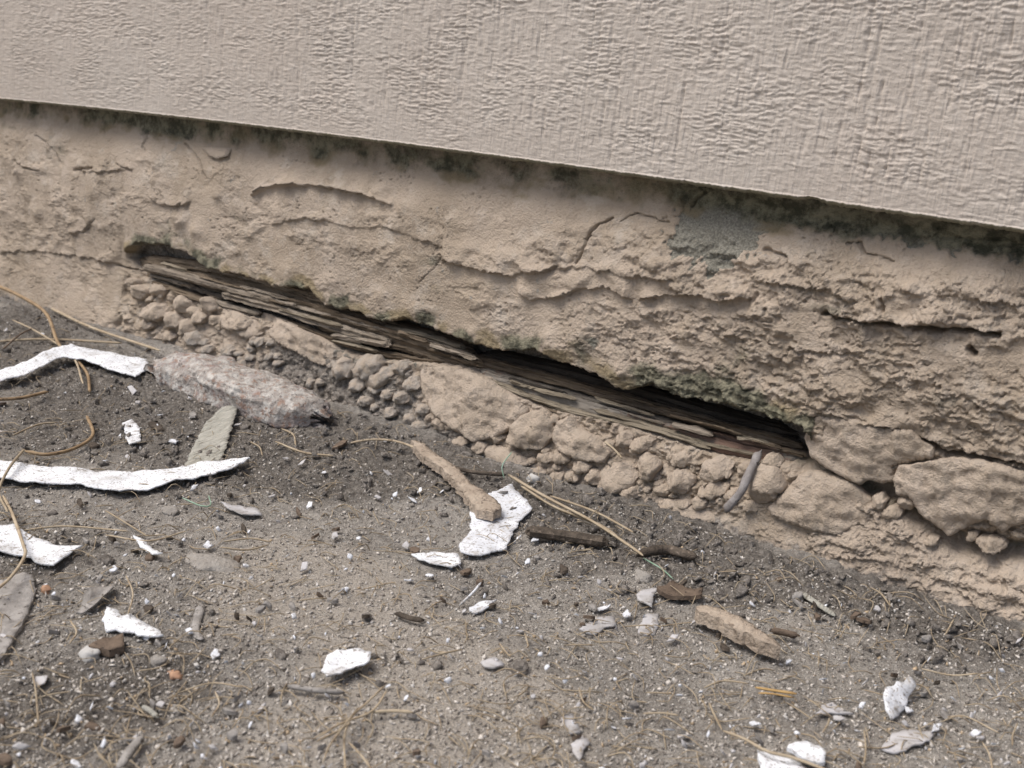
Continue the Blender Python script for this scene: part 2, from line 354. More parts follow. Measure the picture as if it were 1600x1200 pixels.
# ------------------------------------------------------------------ siding panel
def build_siding():
    X = xcols(1050); zf = np.concatenate([np.arange(.0022, .112, .00046), .112+np.cumsum(np.geomspace(.0006, .3, 26))])
    e_ = on_y(np.array([0, 270, 535, 800, 1065, 1330, 1600.]), np.array([155, 184, 215, 248, 284, 323, 364.]), -.02); q_ = np.polyfit(e_[:, 0], e_[:, 2], 2)
    bow = lambda x: np.polyval(q_, np.clip(x, -.95, 0))-ZS-.0006
    # rows: underside (back to front), rounded edge, face
    rows = [(.0100, .0), (.0165, .0)] + [(.0200-.0022*(1-math.sin(t)), .0022*(1-math.cos(t))) for t in np.linspace(.2, math.pi/2, 5)] + [(.0200, z) for z in zf]
    yo = np.array([r[0] for r in rows]); zo = np.array([r[1] for r in rows])
    XX, ZZ = np.meshgrid(X, zo); YY = np.repeat(yo[:, None], len(X), 1)
    u, v = XX*1000, ZZ*1000
    uw = u+1.2*pn(u/14, v/14, 1); vw = v+.5*pn(u/12, v/12, 2)
    m1 = ss(-.3, .35, pn(u/38, v/26, 3)); m2 = ss(-.35, .35, pn(u/24+7, v/40, 4))
    cr = np.random.RandomState(21).rand(4096)
    def cells(w, k): i = np.floor((u+2.2*pn(u/11, v/9, 30+k))/w).astype(int); return cr[(i*37+k*511) & 4095]
    th_ = lambda x, k: np.tanh(k*x)
    hor = th_(pn(u/6.5+31*cells(7, 1), (vw+3*cells(5, 2))/1.3, 5), 2.8); hor2 = th_(pn(u/20+9*cells(15, 4), (vw+2*cells(11, 3))/2.6, 6), 2.2)
    ver = th_(pn(uw/1.35, vw/11, 7), 2.0)+.7*th_(pn(uw/3.1, vw/30, 17), 2.5)
    blob = fbm(uw/4.4, vw/3.0, 3, 8)
    lumps = np.clip(pn(uw/6, vw/2.8, 12)-.3, 0, 1)*1.4
    h = .30*hor*(.35+.65*m1)+.17*hor2*m1+.21*ver*(.35+.65*m2)+.17*blob+.5*lumps
    rs = np.random.RandomState(5)
    for ui in np.arange(-960, 40, 5.0):
        ui += rs.uniform(-6, 6); z0 = rs.uniform(-10, 90); ln = rs.uniform(20, 100); w = rs.uniform(.35, .7); dp = rs.uniform(.5, 1.3)
        sel = np.where(np.abs(X*1000-ui) < 4)[0]
        if not len(sel): continue
        sl_ = slice(sel[0], sel[-1]+1)
        d = u[:, sl_]-ui-.5*pn(v[:, sl_]/9, v[:, sl_]*0+ui, 9)-.012*v[:, sl_]
        h[:, sl_] -= dp*np.exp(-(d/w)**2)*ss(0, 5, v[:, sl_]-z0)*ss(0, 5, z0+ln-v[:, sl_])*(.5+.7*pn(v[:, sl_]/5, v[:, sl_]*0+ui*3, 10).clip(-.4, 1))
    amp = ss(0, 3, v)*(.45+.55*ss(2, 22, v))
    face = (np.arange(len(rows)) >= 6)[:, None]
    YY = YY+np.where(face, .00105*h*amp, 0)
    YY = YY+.0012*pn(u/90, v/70, 11)*ss(0, 60, v)
    edge = .0009*fbm(u/9, u*0, 4, 13, .6)+.0005*pn(u/1.5, u*0, 14)-.0014*np.exp(-((u+165)/5)**2)*-1
    ZZ2 = ZS+bow(XX)*ss(.6, 0, ZZ)+ZZ+edge*ss(4, 0, v)
    V = np.stack([XX, -YY, ZZ2], -1).reshape(-1, 3)
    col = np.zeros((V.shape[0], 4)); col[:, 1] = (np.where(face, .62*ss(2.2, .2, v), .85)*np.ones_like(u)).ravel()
    o = mesh('siding_panel', V, gridfaces(len(rows), len(X)), M['siding'], col=col)
    tag(o, 'rough textured taupe painted siding panel overhanging the concrete foundation', 'siding')
build_siding()

# ------------------------------------------------------------------ foundation
CAV_UP = [(196, 398), (215, 380), (262, 383), (300, 398), (325, 420), (390, 432), (430, 447), (488, 452), (512, 478), (552, 484), (600, 503), (640, 497), (700, 522), (735, 536), (790, 549), (835, 546), (880, 566), (920, 578), (960, 598), (985, 610), (1022, 596), (1060, 618), (1130, 629), (1200, 647), (1258, 662), (1270, 690)]
CAV_LO = [(196, 402), (225, 430), (260, 447), (300, 466), (345, 480), (390, 493), (440, 508), (500, 530), (545, 552), (600, 563), (680, 568), (720, 574), (760, 590), (790, 607), (840, 634), (880, 643), (930, 652), (1000, 672), (1060, 692), (1120, 713), (1180, 722), (1258, 722), (1270, 700)]
LEDGES = [  # peeled edges of the paint and render skin: line, thickness (mm), fade upwards (mm)
    ([(395, 303), (420, 292), (450, 287), (500, 290), (560, 300), (605, 316)], 3.0, 6),
    ([(425, 352), (470, 341), (520, 347), (545, 356), (600, 354), (640, 370), (690, 384)], 1.2, 7),
    ([(688, 404), (715, 412), (760, 424), (800, 430), (850, 424), (880, 412)], 3.0, 16),
    ([(808, 452), (832, 470), (870, 464), (905, 452), (945, 448), (990, 470)], 3.2, 12),
    ([(1000, 466), (1040, 462), (1080, 460), (1130, 470), (1190, 462)], 3.0, 14),
    ([(870, 418), (930, 420), (1000, 432), (1060, 440)], 1.6, 10),
    ([(1290, 490), (1345, 500), (1400, 505), (1450, 508), (1500, 512), (1560, 520)], 5.0, 16),
    ([(1180, 440), (1240, 446), (1290, 452), (1340, 470)], 2.2, 12),
    ([(1230, 545), (1300, 552), (1370, 546)], 1.5, 9),
    ([(232, 300), (250, 318), (275, 322), (300, 316)], 2.2, 8),
    ([(120, 262), (150, 270), (210, 262)], 1.8, 6),
    ([(110, 365), (130, 362), (148, 345)], 1.6, 8),
    ([(0, 395), (60, 392), (120, 400), (190, 412)], 1.8, 10),
    ([(1410, 452), (1480, 460), (1540, 470), (1600, 480)], 2.0, 12),
    ([(1275, 640), (1330, 655), (1400, 668), (1460, 690), (1530, 705), (1620, 735)], 3.0, 14)]
CRACKS = [  # line, half width (mm), depth (mm)
    ([(55, 212), (75, 225), (85, 238), (95, 258)], .7, 3), ([(232, 208), (222, 228), (226, 236)], .6, 3), ([(290, 225), (312, 250), (322, 280)], .55, 3),
    ([(902, 412), (912, 392), (916, 374), (935, 352), (958, 340)], .8, 3.5), ([(970, 345), (990, 334), (1010, 338), (1045, 348)], .6, 2.5),
    ([(1325, 380), (1345, 378), (1352, 395), (1398, 408)], .8, 3), ([(1285, 490), (1345, 502), (1400, 506), (1450, 512), (1500, 514), (1560, 523)], 1.1, 9),
    ([(1280, 652), (1330, 660), (1372, 668), (1400, 674), (1455, 694), (1480, 708), (1540, 712), (1590, 722), (1640, 745)], 1.1, 9),
    ([(225, 380), (232, 395), (245, 405)], .8, 5), ([(180, 414), (220, 425)], .7, 4), ([(130, 365), (147, 343)], .6, 2),
    ([(1515, 545), (1522, 552)], 1.6, 8), ([(1195, 390), (1230, 402)], 1.2, 3.5), ([(1180, 470), (1185, 462)], 1.2, 3), ([(1383, 465), (1386, 485)], 1.0, 4),
    ([(1100, 300), (1085, 312), (1080, 325)], 1., 3), ([(690, 402), (676, 422), (654, 442)], .45, 1.6), ([(1470, 372), (1580, 374)], .6, 1.6),
    ([(20, 250), (35, 262), (60, 268)], .9, 3), ([(118, 266), (146, 262)], 1.2, 4), ([(182, 256), (205, 268)], .7, 3)]
LUMPS = [  # soft bulges on the face: px, py, radius (mm), height (mm)
    (862, 535, 7, 6), (905, 530, 9, 3), (975, 580, 8, 6), (1010, 575, 7, 4), (740, 520, 6, 4), (650, 480, 9, 3), (590, 470, 8, 3), (520, 440, 9, 3),
    (450, 425, 8, 3), (1060, 600, 9, 3), (1150, 615, 9, 3), (1240, 640, 7, 4), (285, 345, 8, 5), (310, 360, 6, 4), (205, 385, 5, 4), (340, 300, 7, 2),
    (1350, 475, 9, 4), (1380, 440, 8, 3), (1490, 560, 14, 3), (1420, 600, 16, 3), (1300, 600, 14, 3), (60, 330, 9, 4), (30, 270, 8, 4), (150, 300, 7, 3),
    (165, 255, 4, 3), (110, 345, 6, 3), (640, 320, 12, 2), (1550, 640, 14, 3), (1200, 500, 12, 2.5)]
def polydist(u, v, pts):
    d = np.full(u.shape, 1e9)
    for (a, b) in zip(pts[:-1], pts[1:]):
        dx, dy = b-a; t = np.clip(((u-a[0])*dx+(v-a[1])*dy)/(dx*dx+dy*dy+1e-9), 0, 1)
        d = np.minimum(d, np.hypot(u-a[0]-t*dx, v-a[1]-t*dy))
    return d
def mm(pts): P = Wl(pts); return P[:, [0, 2]]*1000
def build_foundation():
    X = xcols(1260); Z = np.concatenate([np.arange(-.030, .112, .0005), np.arange(.112, .192, .0007)])
    XX, ZZ = np.meshgrid(X, Z); u, v = XX*1000, ZZ*1000
    w1 = fbm(u/9, v/9, 3, 60); w2 = fbm(u/7+3, v/7, 3, 64); w3 = pn(u/1.6, v/1.6, 68)
    uw = u+2.6*w1+.5*w3; vw = v+2.2*w2+.6*pn(u/1.7, v/1.5, 69)
    def blob(px, py, r, k=1.0):
        P = W(px, py); return np.exp(-((u-P[0]*1000)**2+((v-P[2]*1000)*k)**2)/r**2)
    def soft(pts, amt=1., fade=6):      # soft line mask
        return amt*np.exp(-(polydist(uw, vw, mm(pts))/fade)**2)
    # roughness: the cove under the siding is trowelled smooth
    rough = ss(152, 132, vw)
    rough = np.maximum(rough, .8*blob(30, 260, 26)+.5*blob(150, 262, 8))
    rough = rough*(1-.75*np.clip(blob(300, 260, 30, 1.3)+blob(470, 270, 40, 2.5)+blob(700, 300, 40, 2.5)+blob(520, 318, 26, 4), 0, 1))
    rough = rough*(1-.6*np.clip(blob(100, 470, 50, 2), 0, 1))
    rough = rough*(.16+.84*ss(-.20, .2, fbm(u/42, v/24, 2, 66)+.25*ss(-420, -150, u)))
    cu, cl = mm(CAV_UP), mm(CAV_LO)
    vup = np.interp(uw[0]*0+u[0], cu[:, 0], cu[:, 1], left=-999, right=-999)[None]
    vlo = np.interp(u[0], cl[:, 0], cl[:, 1], left=999, right=999)[None]
    inspan = (u > cu[0, 0]) & (u < cu[-1, 0])
    for (pts, t, fade) in LEDGES[:6]:
        p = mm(pts); p = p[np.argsort(p[:, 0])]; dv = v-np.interp(u[0], p[:, 0], p[:, 1])[None]
        rough = rough*(1-.7*ss(1, -1, dv)*ss(-9-4*w1, -5-4*w1, dv)*ss(p[0, 0], p[0, 0]+6, u)*ss(p[-1, 0], p[-1, 0]-6, u))
    right = ss(-330, -180, u)
    # bulk relief
    h = 1.6*fbm(u/55, v/40, 2, 70)*ss(156, 138, v) + rough*(1.9*fbm(u/17, v/11, 2, 73)+(.6+.5*right)*fbm(uw/4.2, vw/3.2, 3, 77)+.55*fbm(uw/1.8, vw/1.6, 2, 81))
    h += .3*fbm(u/20, v/12, 3, 84)+.10*pn(u/1.6, v/1.6, 88)
    f1, f2 = worley(uw/6.5+.1*v/6.5, vw/3.6, 90)
    h += rough*(.15+.85*right)*ss(55, 70, v)*1.9*(.5-f1)*(.4+.9*ss(-.3, .4, pn(u/30, v/18, 91)))
    rp = pn(uw/9+.5*vw/9, vw/2.6, 92); h += rough*(.3+.7*right)*1.2*np.clip(rp, -.4, .9)
    # flaked skins everywhere at a small scale
    sk = fbm(uw/17, vw/9, 4, 95, .6); h += rough*(.35+.65*right)*(1.3*ss(.05, .085, sk)+1.1*ss(-.22, -.19, sk)+.8*ss(.27, .30, sk))
    for (pts, t, fade) in LEDGES:
        p = mm(pts); o = np.argsort(p[:, 0]); p = p[o]
        e = np.interp(uw[0]*0+u[0], p[:, 0], p[:, 1])[None]+3.4*fbm(u/8, u*0+t*3.3, 4, 97, .7)+.7*pn(u/1.9, v/4, 98)
        dv = v-e; end = ss(p[0, 0]-1, p[0, 0]+5, u)*ss(p[-1, 0]+1, p[-1, 0]-5, u)
        t = t*(.5+.8*ss(-.4, .4, pn(u/16, v/10+t*1.7, 94)))
        h += end*1.3*t*ss(-.2, .25, dv)*np.exp(-np.clip(dv, 0, 99)/fade)
        h -= end*.22*t*ss(.2, -.3, dv)*np.exp(np.clip(dv, -99, 0)/(fade*.35))
    # the curled-back edge of the paint skin
    p = mm([(395, 305), (420, 293), (450, 288), (520, 292), (570, 302), (612, 320)]); d = polydist(u+.6*w1, v+.5*w2-.6, p)
    h += 2.6*np.exp(-(d/.9)**2)
    for (pts, w, dp) in CRACKS:
        p = mm(pts); lo, hi = p.min(0)-12, p.max(0)+12
        ci = np.where((u[0] > lo[0]) & (u[0] < hi[0]))[0]; ri = np.where((v[:, 0] > lo[1]) & (v[:, 0] < hi[1]))[0]
        if not len(ci) or not len(ri): continue
        q = np.ix_(ri, ci); d = polydist((u+.45*(uw-u))[q], (v+.45*(vw-v))[q], p)
        h[q] -= dp*np.exp(-(d/(w*(.7+.6*pn(u[q]/4, v[q]/4, 99).clip(-.6, 1))))**2)
    for (px, py, r, hh) in LUMPS:
        h += hh*blob(px, py, r, 1.25)*(.8+.5*w1)
    # small pits
    f1, _ = worley(u/5.5, v/5.5, 120); keep = ss(.15, .4, pn(u/18, v/18, 121)); h -= 1.4*keep*ss(.16, .05, f1)
    # crumbled zone under the slot
    zone = ss(6, -2, v-vlo-2)*ss(-778, -750, u)*ss(-165, -190, u)*ss(-22, 0, v)*inspan
    f1, f2 = worley(uw/9, vw/8, 130); g1, g2 = worley(uw/4.2, vw/4.0, 131)
    h += zone*(4.2*(.62-f1)+2.0*(.5-g1)+1.6*fbm(uw/2.6, vw/2.6, 2, 132)-2.6)
    # lower right footing: lumpy trowelled slope
    low = ss(28, 18, v)*ss(-330, -250, u); h += low*(1.3*fbm(uw/11, vw/5, 3, 134)+.6*fbm(uw/3.2, vw/2.2, 2, 135))
    # hollow behind the chunks at the right end of the slot
    hol = [(1262, 720), (1300, 738), (1350, 765), (1400, 775), (1440, 810), (1490, 845), (1560, 860), (1640, 870)]
    h -= 15*np.exp(-(polydist(u+.5*(uw-u), v+.5*(vw-v), mm(hol))/4.6)**2)
    def wblob(px, py, r, k=1.0): P = W(px, py); return np.exp(-((uw+1.5*w3-P[0]*1000)**2+((vw-P[2]*1000)*k)**2)/r**2)
    bm = wblob(1105, 378, 17, 1.2)+.9*wblob(1150, 362, 15, 1.4)+.8*wblob(1085, 322, 11)+.7*np.exp(-(polydist(uw, vw, mm([(1100, 312), (1250, 338), (1400, 362), (1640, 398)]))/5.5)**2)
    bm = bm+.75*wblob(1180, 340, 13, 1.5)+.5*wblob(1060, 372, 8)
    bm = .95*ss(.42, .52, bm+.55*w1+.4*w2-.05); h -= 1.3*bm
    # the lip above the slot, then the slot itself
    dv = v-vup-2.2*fbm(u/9, u*0, 3, 140, .6)-.9*pn(u/2.0, v/3, 141)
    h += inspan*2.6*ss(-1, 1.5, dv)*np.exp(-np.clip(dv, 0, 99)/13)
    dl = v-vlo-.9*pn(u/5, u*0, 142)-.5*pn(u/2, u*0, 143)
    deep = inspan*ss(.5, -.5, dv)*ss(-1.0, 1.0, dl)
    depth = 15+12*ss(-520, -360, u)
    h = h-deep*(depth+1.0*fbm(u/8, v/4, 3, 145))
    # soil rubbed over the foot, stains
    col = np.zeros(u.shape+(4,))
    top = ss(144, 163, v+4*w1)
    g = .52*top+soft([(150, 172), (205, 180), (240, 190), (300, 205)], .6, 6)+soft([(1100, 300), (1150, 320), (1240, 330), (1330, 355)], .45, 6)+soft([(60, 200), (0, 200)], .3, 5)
    g = g+soft([(600, 215), (620, 240)], .45, 3)+soft([(1480, 360), (1620, 385)], .35, 6)+soft([(400, 200), (560, 220)], .3, 5)
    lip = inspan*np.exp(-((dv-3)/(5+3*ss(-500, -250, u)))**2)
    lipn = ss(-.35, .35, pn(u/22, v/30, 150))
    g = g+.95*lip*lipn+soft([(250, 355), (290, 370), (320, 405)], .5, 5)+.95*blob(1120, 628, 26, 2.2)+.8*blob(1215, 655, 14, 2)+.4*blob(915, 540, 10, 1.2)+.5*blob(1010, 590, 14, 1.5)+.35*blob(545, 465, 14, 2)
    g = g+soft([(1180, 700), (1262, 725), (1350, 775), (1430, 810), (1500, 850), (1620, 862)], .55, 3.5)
    g = g+soft([(1410, 510), (1460, 512), (1540, 545)], .35, 2.0)+.10*ss(150, 165, v)
    g = g+soft([(1180, 322), (1300, 342), (1450, 368), (1640, 396)], .35, 6)+.34*ss(.1, .5, fbm(u/26+4, v/14, 3, 160))*ss(40, 70, v)
    col[..., 1] = g
    col[..., 0] = .55*blob(930, 535, 8, 1.5)+.5*blob(585, 600, 34, 1.6)+.45*blob(500, 580, 30, 1.6)+.4*blob(300, 180, 40, 5)+.38*ss(150, 165, v+3*w2)*ss(-420, -300, u)+.4*zone*ss(.1, .5, w1)+bm
    col[..., 2] = .45*ss(146, 156, v+3*w2)+.30*ss(.05, .5, fbm(u/30, v/12+7, 3, 165))+.30*ss(138, 150, v)*ss(166, 156, v)*ss(-.2, .4, pn(u/40, v*0, 151))+.8*lip*(1-lipn)+.5*blob(390, 208, 7)+.35*blob(1010, 285, 16, 2)+.4*blob(225, 388, 12)+.6*blob(470, 440, 9)+.45*blob(800, 535, 16, 2)
    dirt = .75*blob(440, 575, 34, 1.2)+.85*blob(600, 635, 34, 1.4)+.55*blob(520, 600, 36, 1.2)+.4*blob(700, 690, 22)
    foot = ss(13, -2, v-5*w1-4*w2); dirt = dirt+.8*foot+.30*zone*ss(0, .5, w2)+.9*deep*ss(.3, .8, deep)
    col[..., 3] = dirt
    Y = -(yout(ZZ)+h/1000*ss(2.5, 1.0, np.abs(XX)))
    V = np.stack([XX, Y, ZZ], -1).reshape(-1, 3)
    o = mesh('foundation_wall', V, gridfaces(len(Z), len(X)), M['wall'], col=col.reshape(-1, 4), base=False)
    tag(o, 'crumbling beige painted concrete foundation with a long rotted slot', 'foundation')
    return o
FOUND = build_foundation()

# ------------------------------------------------------------------ stones and broken chunks bedded in the foundation
def cdt_fill(B, Q):
    n = len(B); vv, ee, ff, *_ = delaunay_2d_cdt([Vector(p) for p in np.vstack([B, Q])], [], [list(range(n))], 1, 1e-7)
    T = np.array([v[:] for v in vv]); F = []; cnt = {}
    for f in ff:
        f = list(f); (x0, y0), (x1, y1), (x2, y2) = (T[i] for i in f[:3])
        if (x1-x0)*(y2-y0)-(x2-x0)*(y1-y0) < 0: f = f[::-1]
        F.append(tuple(f))
        for i in range(len(f)):
            e = (f[i], f[(i+1) % len(f)])
            if (e[1], e[0]) in cnt: del cnt[(e[1], e[0])]
            else: cnt[e] = 1
    return T, F, list(cnt)
def inside(Q, B):
    ins = np.zeros(len(Q), bool)
    for (x0, y0), (x1, y1) in zip(B, np.roll(B, -1, 0)):
        if y0 == y1: continue
        c = (Q[:, 1] < y0) != (Q[:, 1] < y1); ins ^= c & (Q[:, 0] < (x1-x0)*(Q[:, 1]-y0)/(y1-y0)+x0)
    return ins
def wall_lump(name, outline, H, out=0.0, rings=11, seg=56, jag=.05, nz=.0009, power=2.4, mat='stone_paint', seed=0, label=None, back=.008, edge=1.0):
    """a solid bulge bedded in the wall: outline given on the wall face (x, z), H proud of it"""
    P = np.asarray(outline, float); c = P.mean(0); rs = np.random.RandomState(seed)
    L = np.vstack([P, P[:1]]); d = np.r_[0, np.cumsum(np.linalg.norm(np.diff(L, axis=0), axis=1))]
    s = np.linspace(0, d[-1], seg, endpoint=False); B = np.stack([np.interp(s, d, L[:, 0]), np.interp(s, d, L[:, 1])], 1)
    if np.cross(B[1]-B[0], B[2]-B[0]) < 0: B = B[::-1]
    th = np.linspace(0, 2*np.pi, seg, endpoint=False); sz = np.sqrt(np.abs(np.ptp(P[:, 0])*np.ptp(P[:, 1])))
    k = 1+jag*1.6*fbm(np.cos(th)*1.7+seed, np.sin(th)*1.7, 3, 200+seed % 60)
    B = c+(B-c)*k[:, None]+np.stack([fbm(B[:, 0]/.003+seed, B[:, 1]/.003, 2, 262), fbm(B[:, 0]/.003+9, B[:, 1]/.003, 2, 264)], 1)*.0007
    g = np.clip(sz/15, .0007, .0014); lo, hi = B.min(0), B.max(0)
    gx, gy = np.meshgrid(np.arange(lo[0], hi[0], g), np.arange(lo[1], hi[1], g)); Q = np.stack([gx.ravel(), gy.ravel()], 1)+rs.uniform(-.28, .28, (gx.size, 2))*g
    Q = Q[inside(Q, B)]; dm = np.min(np.linalg.norm(Q[:, None]-B[None], axis=2), 1); Q = Q[dm > g*.8]
    rim1 = c+(B-c)*(1-.25*g/(sz*.5)); Q = np.vstack([Q, rim1[inside(rim1, B)]])
    T, F, rim = cdt_fill(B, Q)
    dist = np.min(np.linalg.norm(T[:, None]-B[None], axis=2), 1); t = np.clip(dist/(dist.max()*edge), 0, 1)
    hs = H*(1-(1-t)**power)**(1/power)
    for _ in range(7 if edge == 1.0 else 5):
        an = rs.uniform(0, 2*np.pi); g_ = rs.uniform(.25, .95)*H/(sz*.5)*(1 if edge == 1. else .7)
        hs = np.minimum(hs, H*rs.uniform(.72, 1.0)-g_*((T[:, 0]-c[0])*math.cos(an)+(T[:, 1]-c[1])*math.sin(an)))
    V = np.stack([T[:, 0], T[:, 0]*0, T[:, 1]], 1); w = np.minimum(1, .35+t*3)
    hs = hs+w*(nz*2.2*n3(V+seed*.013, .0065, 210+seed % 50, 3)*min(1.4, sz/.012)+nz*1.5*n3(V+seed*.017, .0024, 215+seed % 50, 3)+.34*H*n3(V+seed*.011, sz*.4, 230+seed % 40, 2))
    yb = yout(c[1]); V[:, 1] = -(yb+out+hs)+(.35*(V[:, 2]-c[1]) if yb > .02 else 0)
    nT = len(V); V2 = V.copy(); V2[:, 1] = -(yb+out)+back; V2[:, [0, 2]] = c+(V2[:, [0, 2]]-c)*.95
    bi = sorted({i for e in rim for i in e}); mp = {i: nT+q for q, i in enumerate(bi)}
    V = np.vstack([V, V2[bi]]); F += [(i, mp[i], mp[j], j) for i, j in rim]
    o = mesh(name, V, F, M[mat], FOUND)
    if label: o['label'] = label
    return o
def wall_poly(px, H, **k):
    P = Wl(px); return wall_lump('concrete_chunk', P[:, [0, 2]], H, **k)
_pb = [0]
def pebble(px, py, rx, ry=None, rot=0, prot=None, mat='stone_paint'):
    if 500 < px < 672 or (300 < px < 500 and py > 520): mat = 'stone_dusty'
    ry = ry or rx; _pb[0] += 7; P = W(px, py); k = 1/pxmm(P)/1000; t = np.linspace(0, 2*np.pi, 20, endpoint=False)
    # image x is foreshortened on the oblique wall
    c, s = math.cos(rad(rot)), math.sin(rad(rot)); a = rx*np.cos(t); b = ry*np.sin(t)
    X = (a*c-b*s); Z = (a*s+b*c)
    Q = W(px+X, py-Z); sz = min(rx, ry)*k
    wall_lump('stone', Q[:, [0, 2]], sz*1.25 if prot is None else prot, out=sz*.25, rings=9, seg=32, jag=.26, nz=.0009, power=2.2, seed=_pb[0], mat=mat, back=.006)
wall_poly([(1259, 684), (1266, 660), (1283, 647), (1303, 650), (1330, 652), (1357, 655), (1381, 667), (1405, 668), (1428, 670), (1441, 687), (1463, 697), (1462, 714), (1432, 719), (1408, 724), (1394, 726), (1401, 751), (1380, 755), (1360, 748), (1347, 757), (1325, 748), (1310, 738), (1290, 728), (1269, 714)], .0045, out=.002, seg=110, rings=16, jag=.03, power=2.2, edge=.28, nz=.0014, seed=3, label='broken beige concrete chunk at the end of the slot')
wall_poly([(1408, 724), (1431, 721), (1482, 711), (1533, 714), (1576, 724), (1640, 748), (1665, 790), (1640, 815), (1605, 812), (1587, 818), (1566, 830), (1542, 809), (1516, 819), (1487, 836), (1465, 822), (1439, 798), (1427, 776), (1405, 770), (1403, 742)], .005, out=.004, seg=110, rings=16, jag=.03, power=2.2, edge=.22, nz=.0015, seed=9, label='large flat beige concrete chunk')
wall_poly([(1202, 790), (1218, 772), (1232, 761), (1250, 742), (1262, 734), (1290, 738), (1330, 751), (1345, 764), (1366, 782), (1352, 811), (1315, 832), (1270, 826), (1230, 812), (1208, 802)], .008, out=.001, seg=90, rings=14, power=2.2, edge=.7, nz=.0012, seed=15, label='rounded beige concrete chunk')
wall_poly([(655, 577), (690, 572), (725, 577), (770, 594), (805, 618), (828, 642), (815, 662), (782, 680), (745, 690), (705, 668), (676, 640), (660, 610)], .006, out=.001, seg=80, rings=12, power=2.2, edge=.6, nz=.0014, seed=21)
wall_poly([(804, 661), (818, 648), (832, 641), (853, 640), (868, 656), (867, 680), (850, 700), (824, 700), (796, 690)], .008, out=.0015, seg=64, rings=12, power=2.2, edge=.6, nz=.0014, seed=27)
wall_poly([(873, 656), (894, 650), (905, 668), (933, 682), (960, 706), (946, 722), (909, 718), (877, 703), (866, 684)], .007, out=.001, seg=64, rings=12, power=2.2, edge=.7, nz=.0014, seed=33)
wall_poly([(400, 488), (440, 500), (500, 528), (535, 550), (530, 575), (500, 570), (455, 545), (415, 520), (395, 502)], .006, seg=64, rings=12, power=2.6, nz=.0013, seed=39)
wall_poly([(340, 480), (372, 487), (398, 500), (410, 520), (392, 530), (360, 515), (338, 498)], .006, seg=48, rings=10, power=2.6, nz=.0012, seed=45)
wall_poly([(930, 742), (955, 722), (985, 720), (1000, 740), (990, 760), (960, 775), (935, 768)], .008, seg=48, rings=10, power=2.6, nz=.0012, seed=51)
wall_poly([(975, 790), (1010, 775), (1060, 782), (1110, 800), (1130, 818), (1080, 815), (1020, 806)], .005, seg=48, rings=10, power=2.4, nz=.0012, seed=57)
wall_poly([(740, 700), (775, 694), (810, 705), (830, 725), (800, 742), (760, 730)], .006, seg=48, rings=10, power=2.6, nz=.0012, seed=63)
for a in [(326, 477, 13, 14, 20, .007), (247, 487, 17, 15), (273, 500, 15, 14), (294, 511, 15, 12, -30), (312, 496, 10), (288, 477, 12, 16, 30), (211, 442, 8), (219, 456, 14, 11), (249, 453, 13, 10, -30), (305, 528, 15, 11), (359, 550, 9), (339, 500, 10, 7), (325, 545, 9, 7), (232, 505, 10), (265, 525, 9, 7), (378, 505, 14, 11),
          (538, 576, 15, 17), (579, 572, 24, 18, 25), (594, 591, 30, 12, 35), (628, 574, 12), (645, 599, 14, 12), (628, 621, 13, 10), (607, 616, 12, 8, 20), (587, 608, 11, 8), (570, 626, 12, 9), (688, 662, 10), (703, 664, 8), (660, 640, 12, 9), (655, 665, 10, 8), (610, 645, 11, 9), (640, 655, 9), (558, 602, 12, 10),
          (777, 682, 13, 10), (751, 698, 12), (776, 701, 9, 7), (978, 685, 13, 13), (1002, 695, 16, 13), (945, 700, 9), (1015, 727, 18, 20), (1066, 750, 21, 20), (1066, 717, 19, 12), (1120, 733, 27, 19, 10), (1116, 764, 24, 14, 15), (1163, 732, 11), (1200, 752, 32, 30, 30), (1206, 722, 16, 13), (1012, 690, 12, 9),
          (1035, 765, 13, 10), (985, 770, 14, 11), (1040, 790, 14, 9), (1066, 788, 16, 10), (1150, 775, 18, 14), (1175, 790, 14, 10), (1095, 785, 12, 10), (910, 728, 14, 12), (930, 745, 13, 11), (880, 715, 14, 10), (855, 715, 13, 9), (840, 738, 14, 9), (895, 745, 12, 9), (915, 772, 14, 9), (950, 785, 14, 9), (720, 690, 11, 8), (700, 700, 10, 7), (870, 745, 10, 8),
          (1394, 800, 16, 11, -10), (1375, 783, 12, 12), (1420, 785, 15, 11, -20), (1550, 850, 25, 14, -5), (1405, 757, 8, 10), (1520, 838, 10, 8), (1345, 790, 9), (1283, 652, 9, 7), (1455, 845, 12, 8), (1240, 745, 9, 8), (1590, 835, 12, 8)]:
    pebble(*a)

rw = np.random.RandomState(19)
for i in range(85):
    t = rw.rand(); x = 225+t*960; lo_ = np.interp(x, [p[0] for p in CAV_LO], [p[1] for p in CAV_LO]); hi_ = foot_py(x)
    y = lo_+10+(hi_-lo_-22)*rw.rand(); pebble(x, y, rw.uniform(4, 9), rw.uniform(3.5, 7.5), rw.uniform(-40, 40))
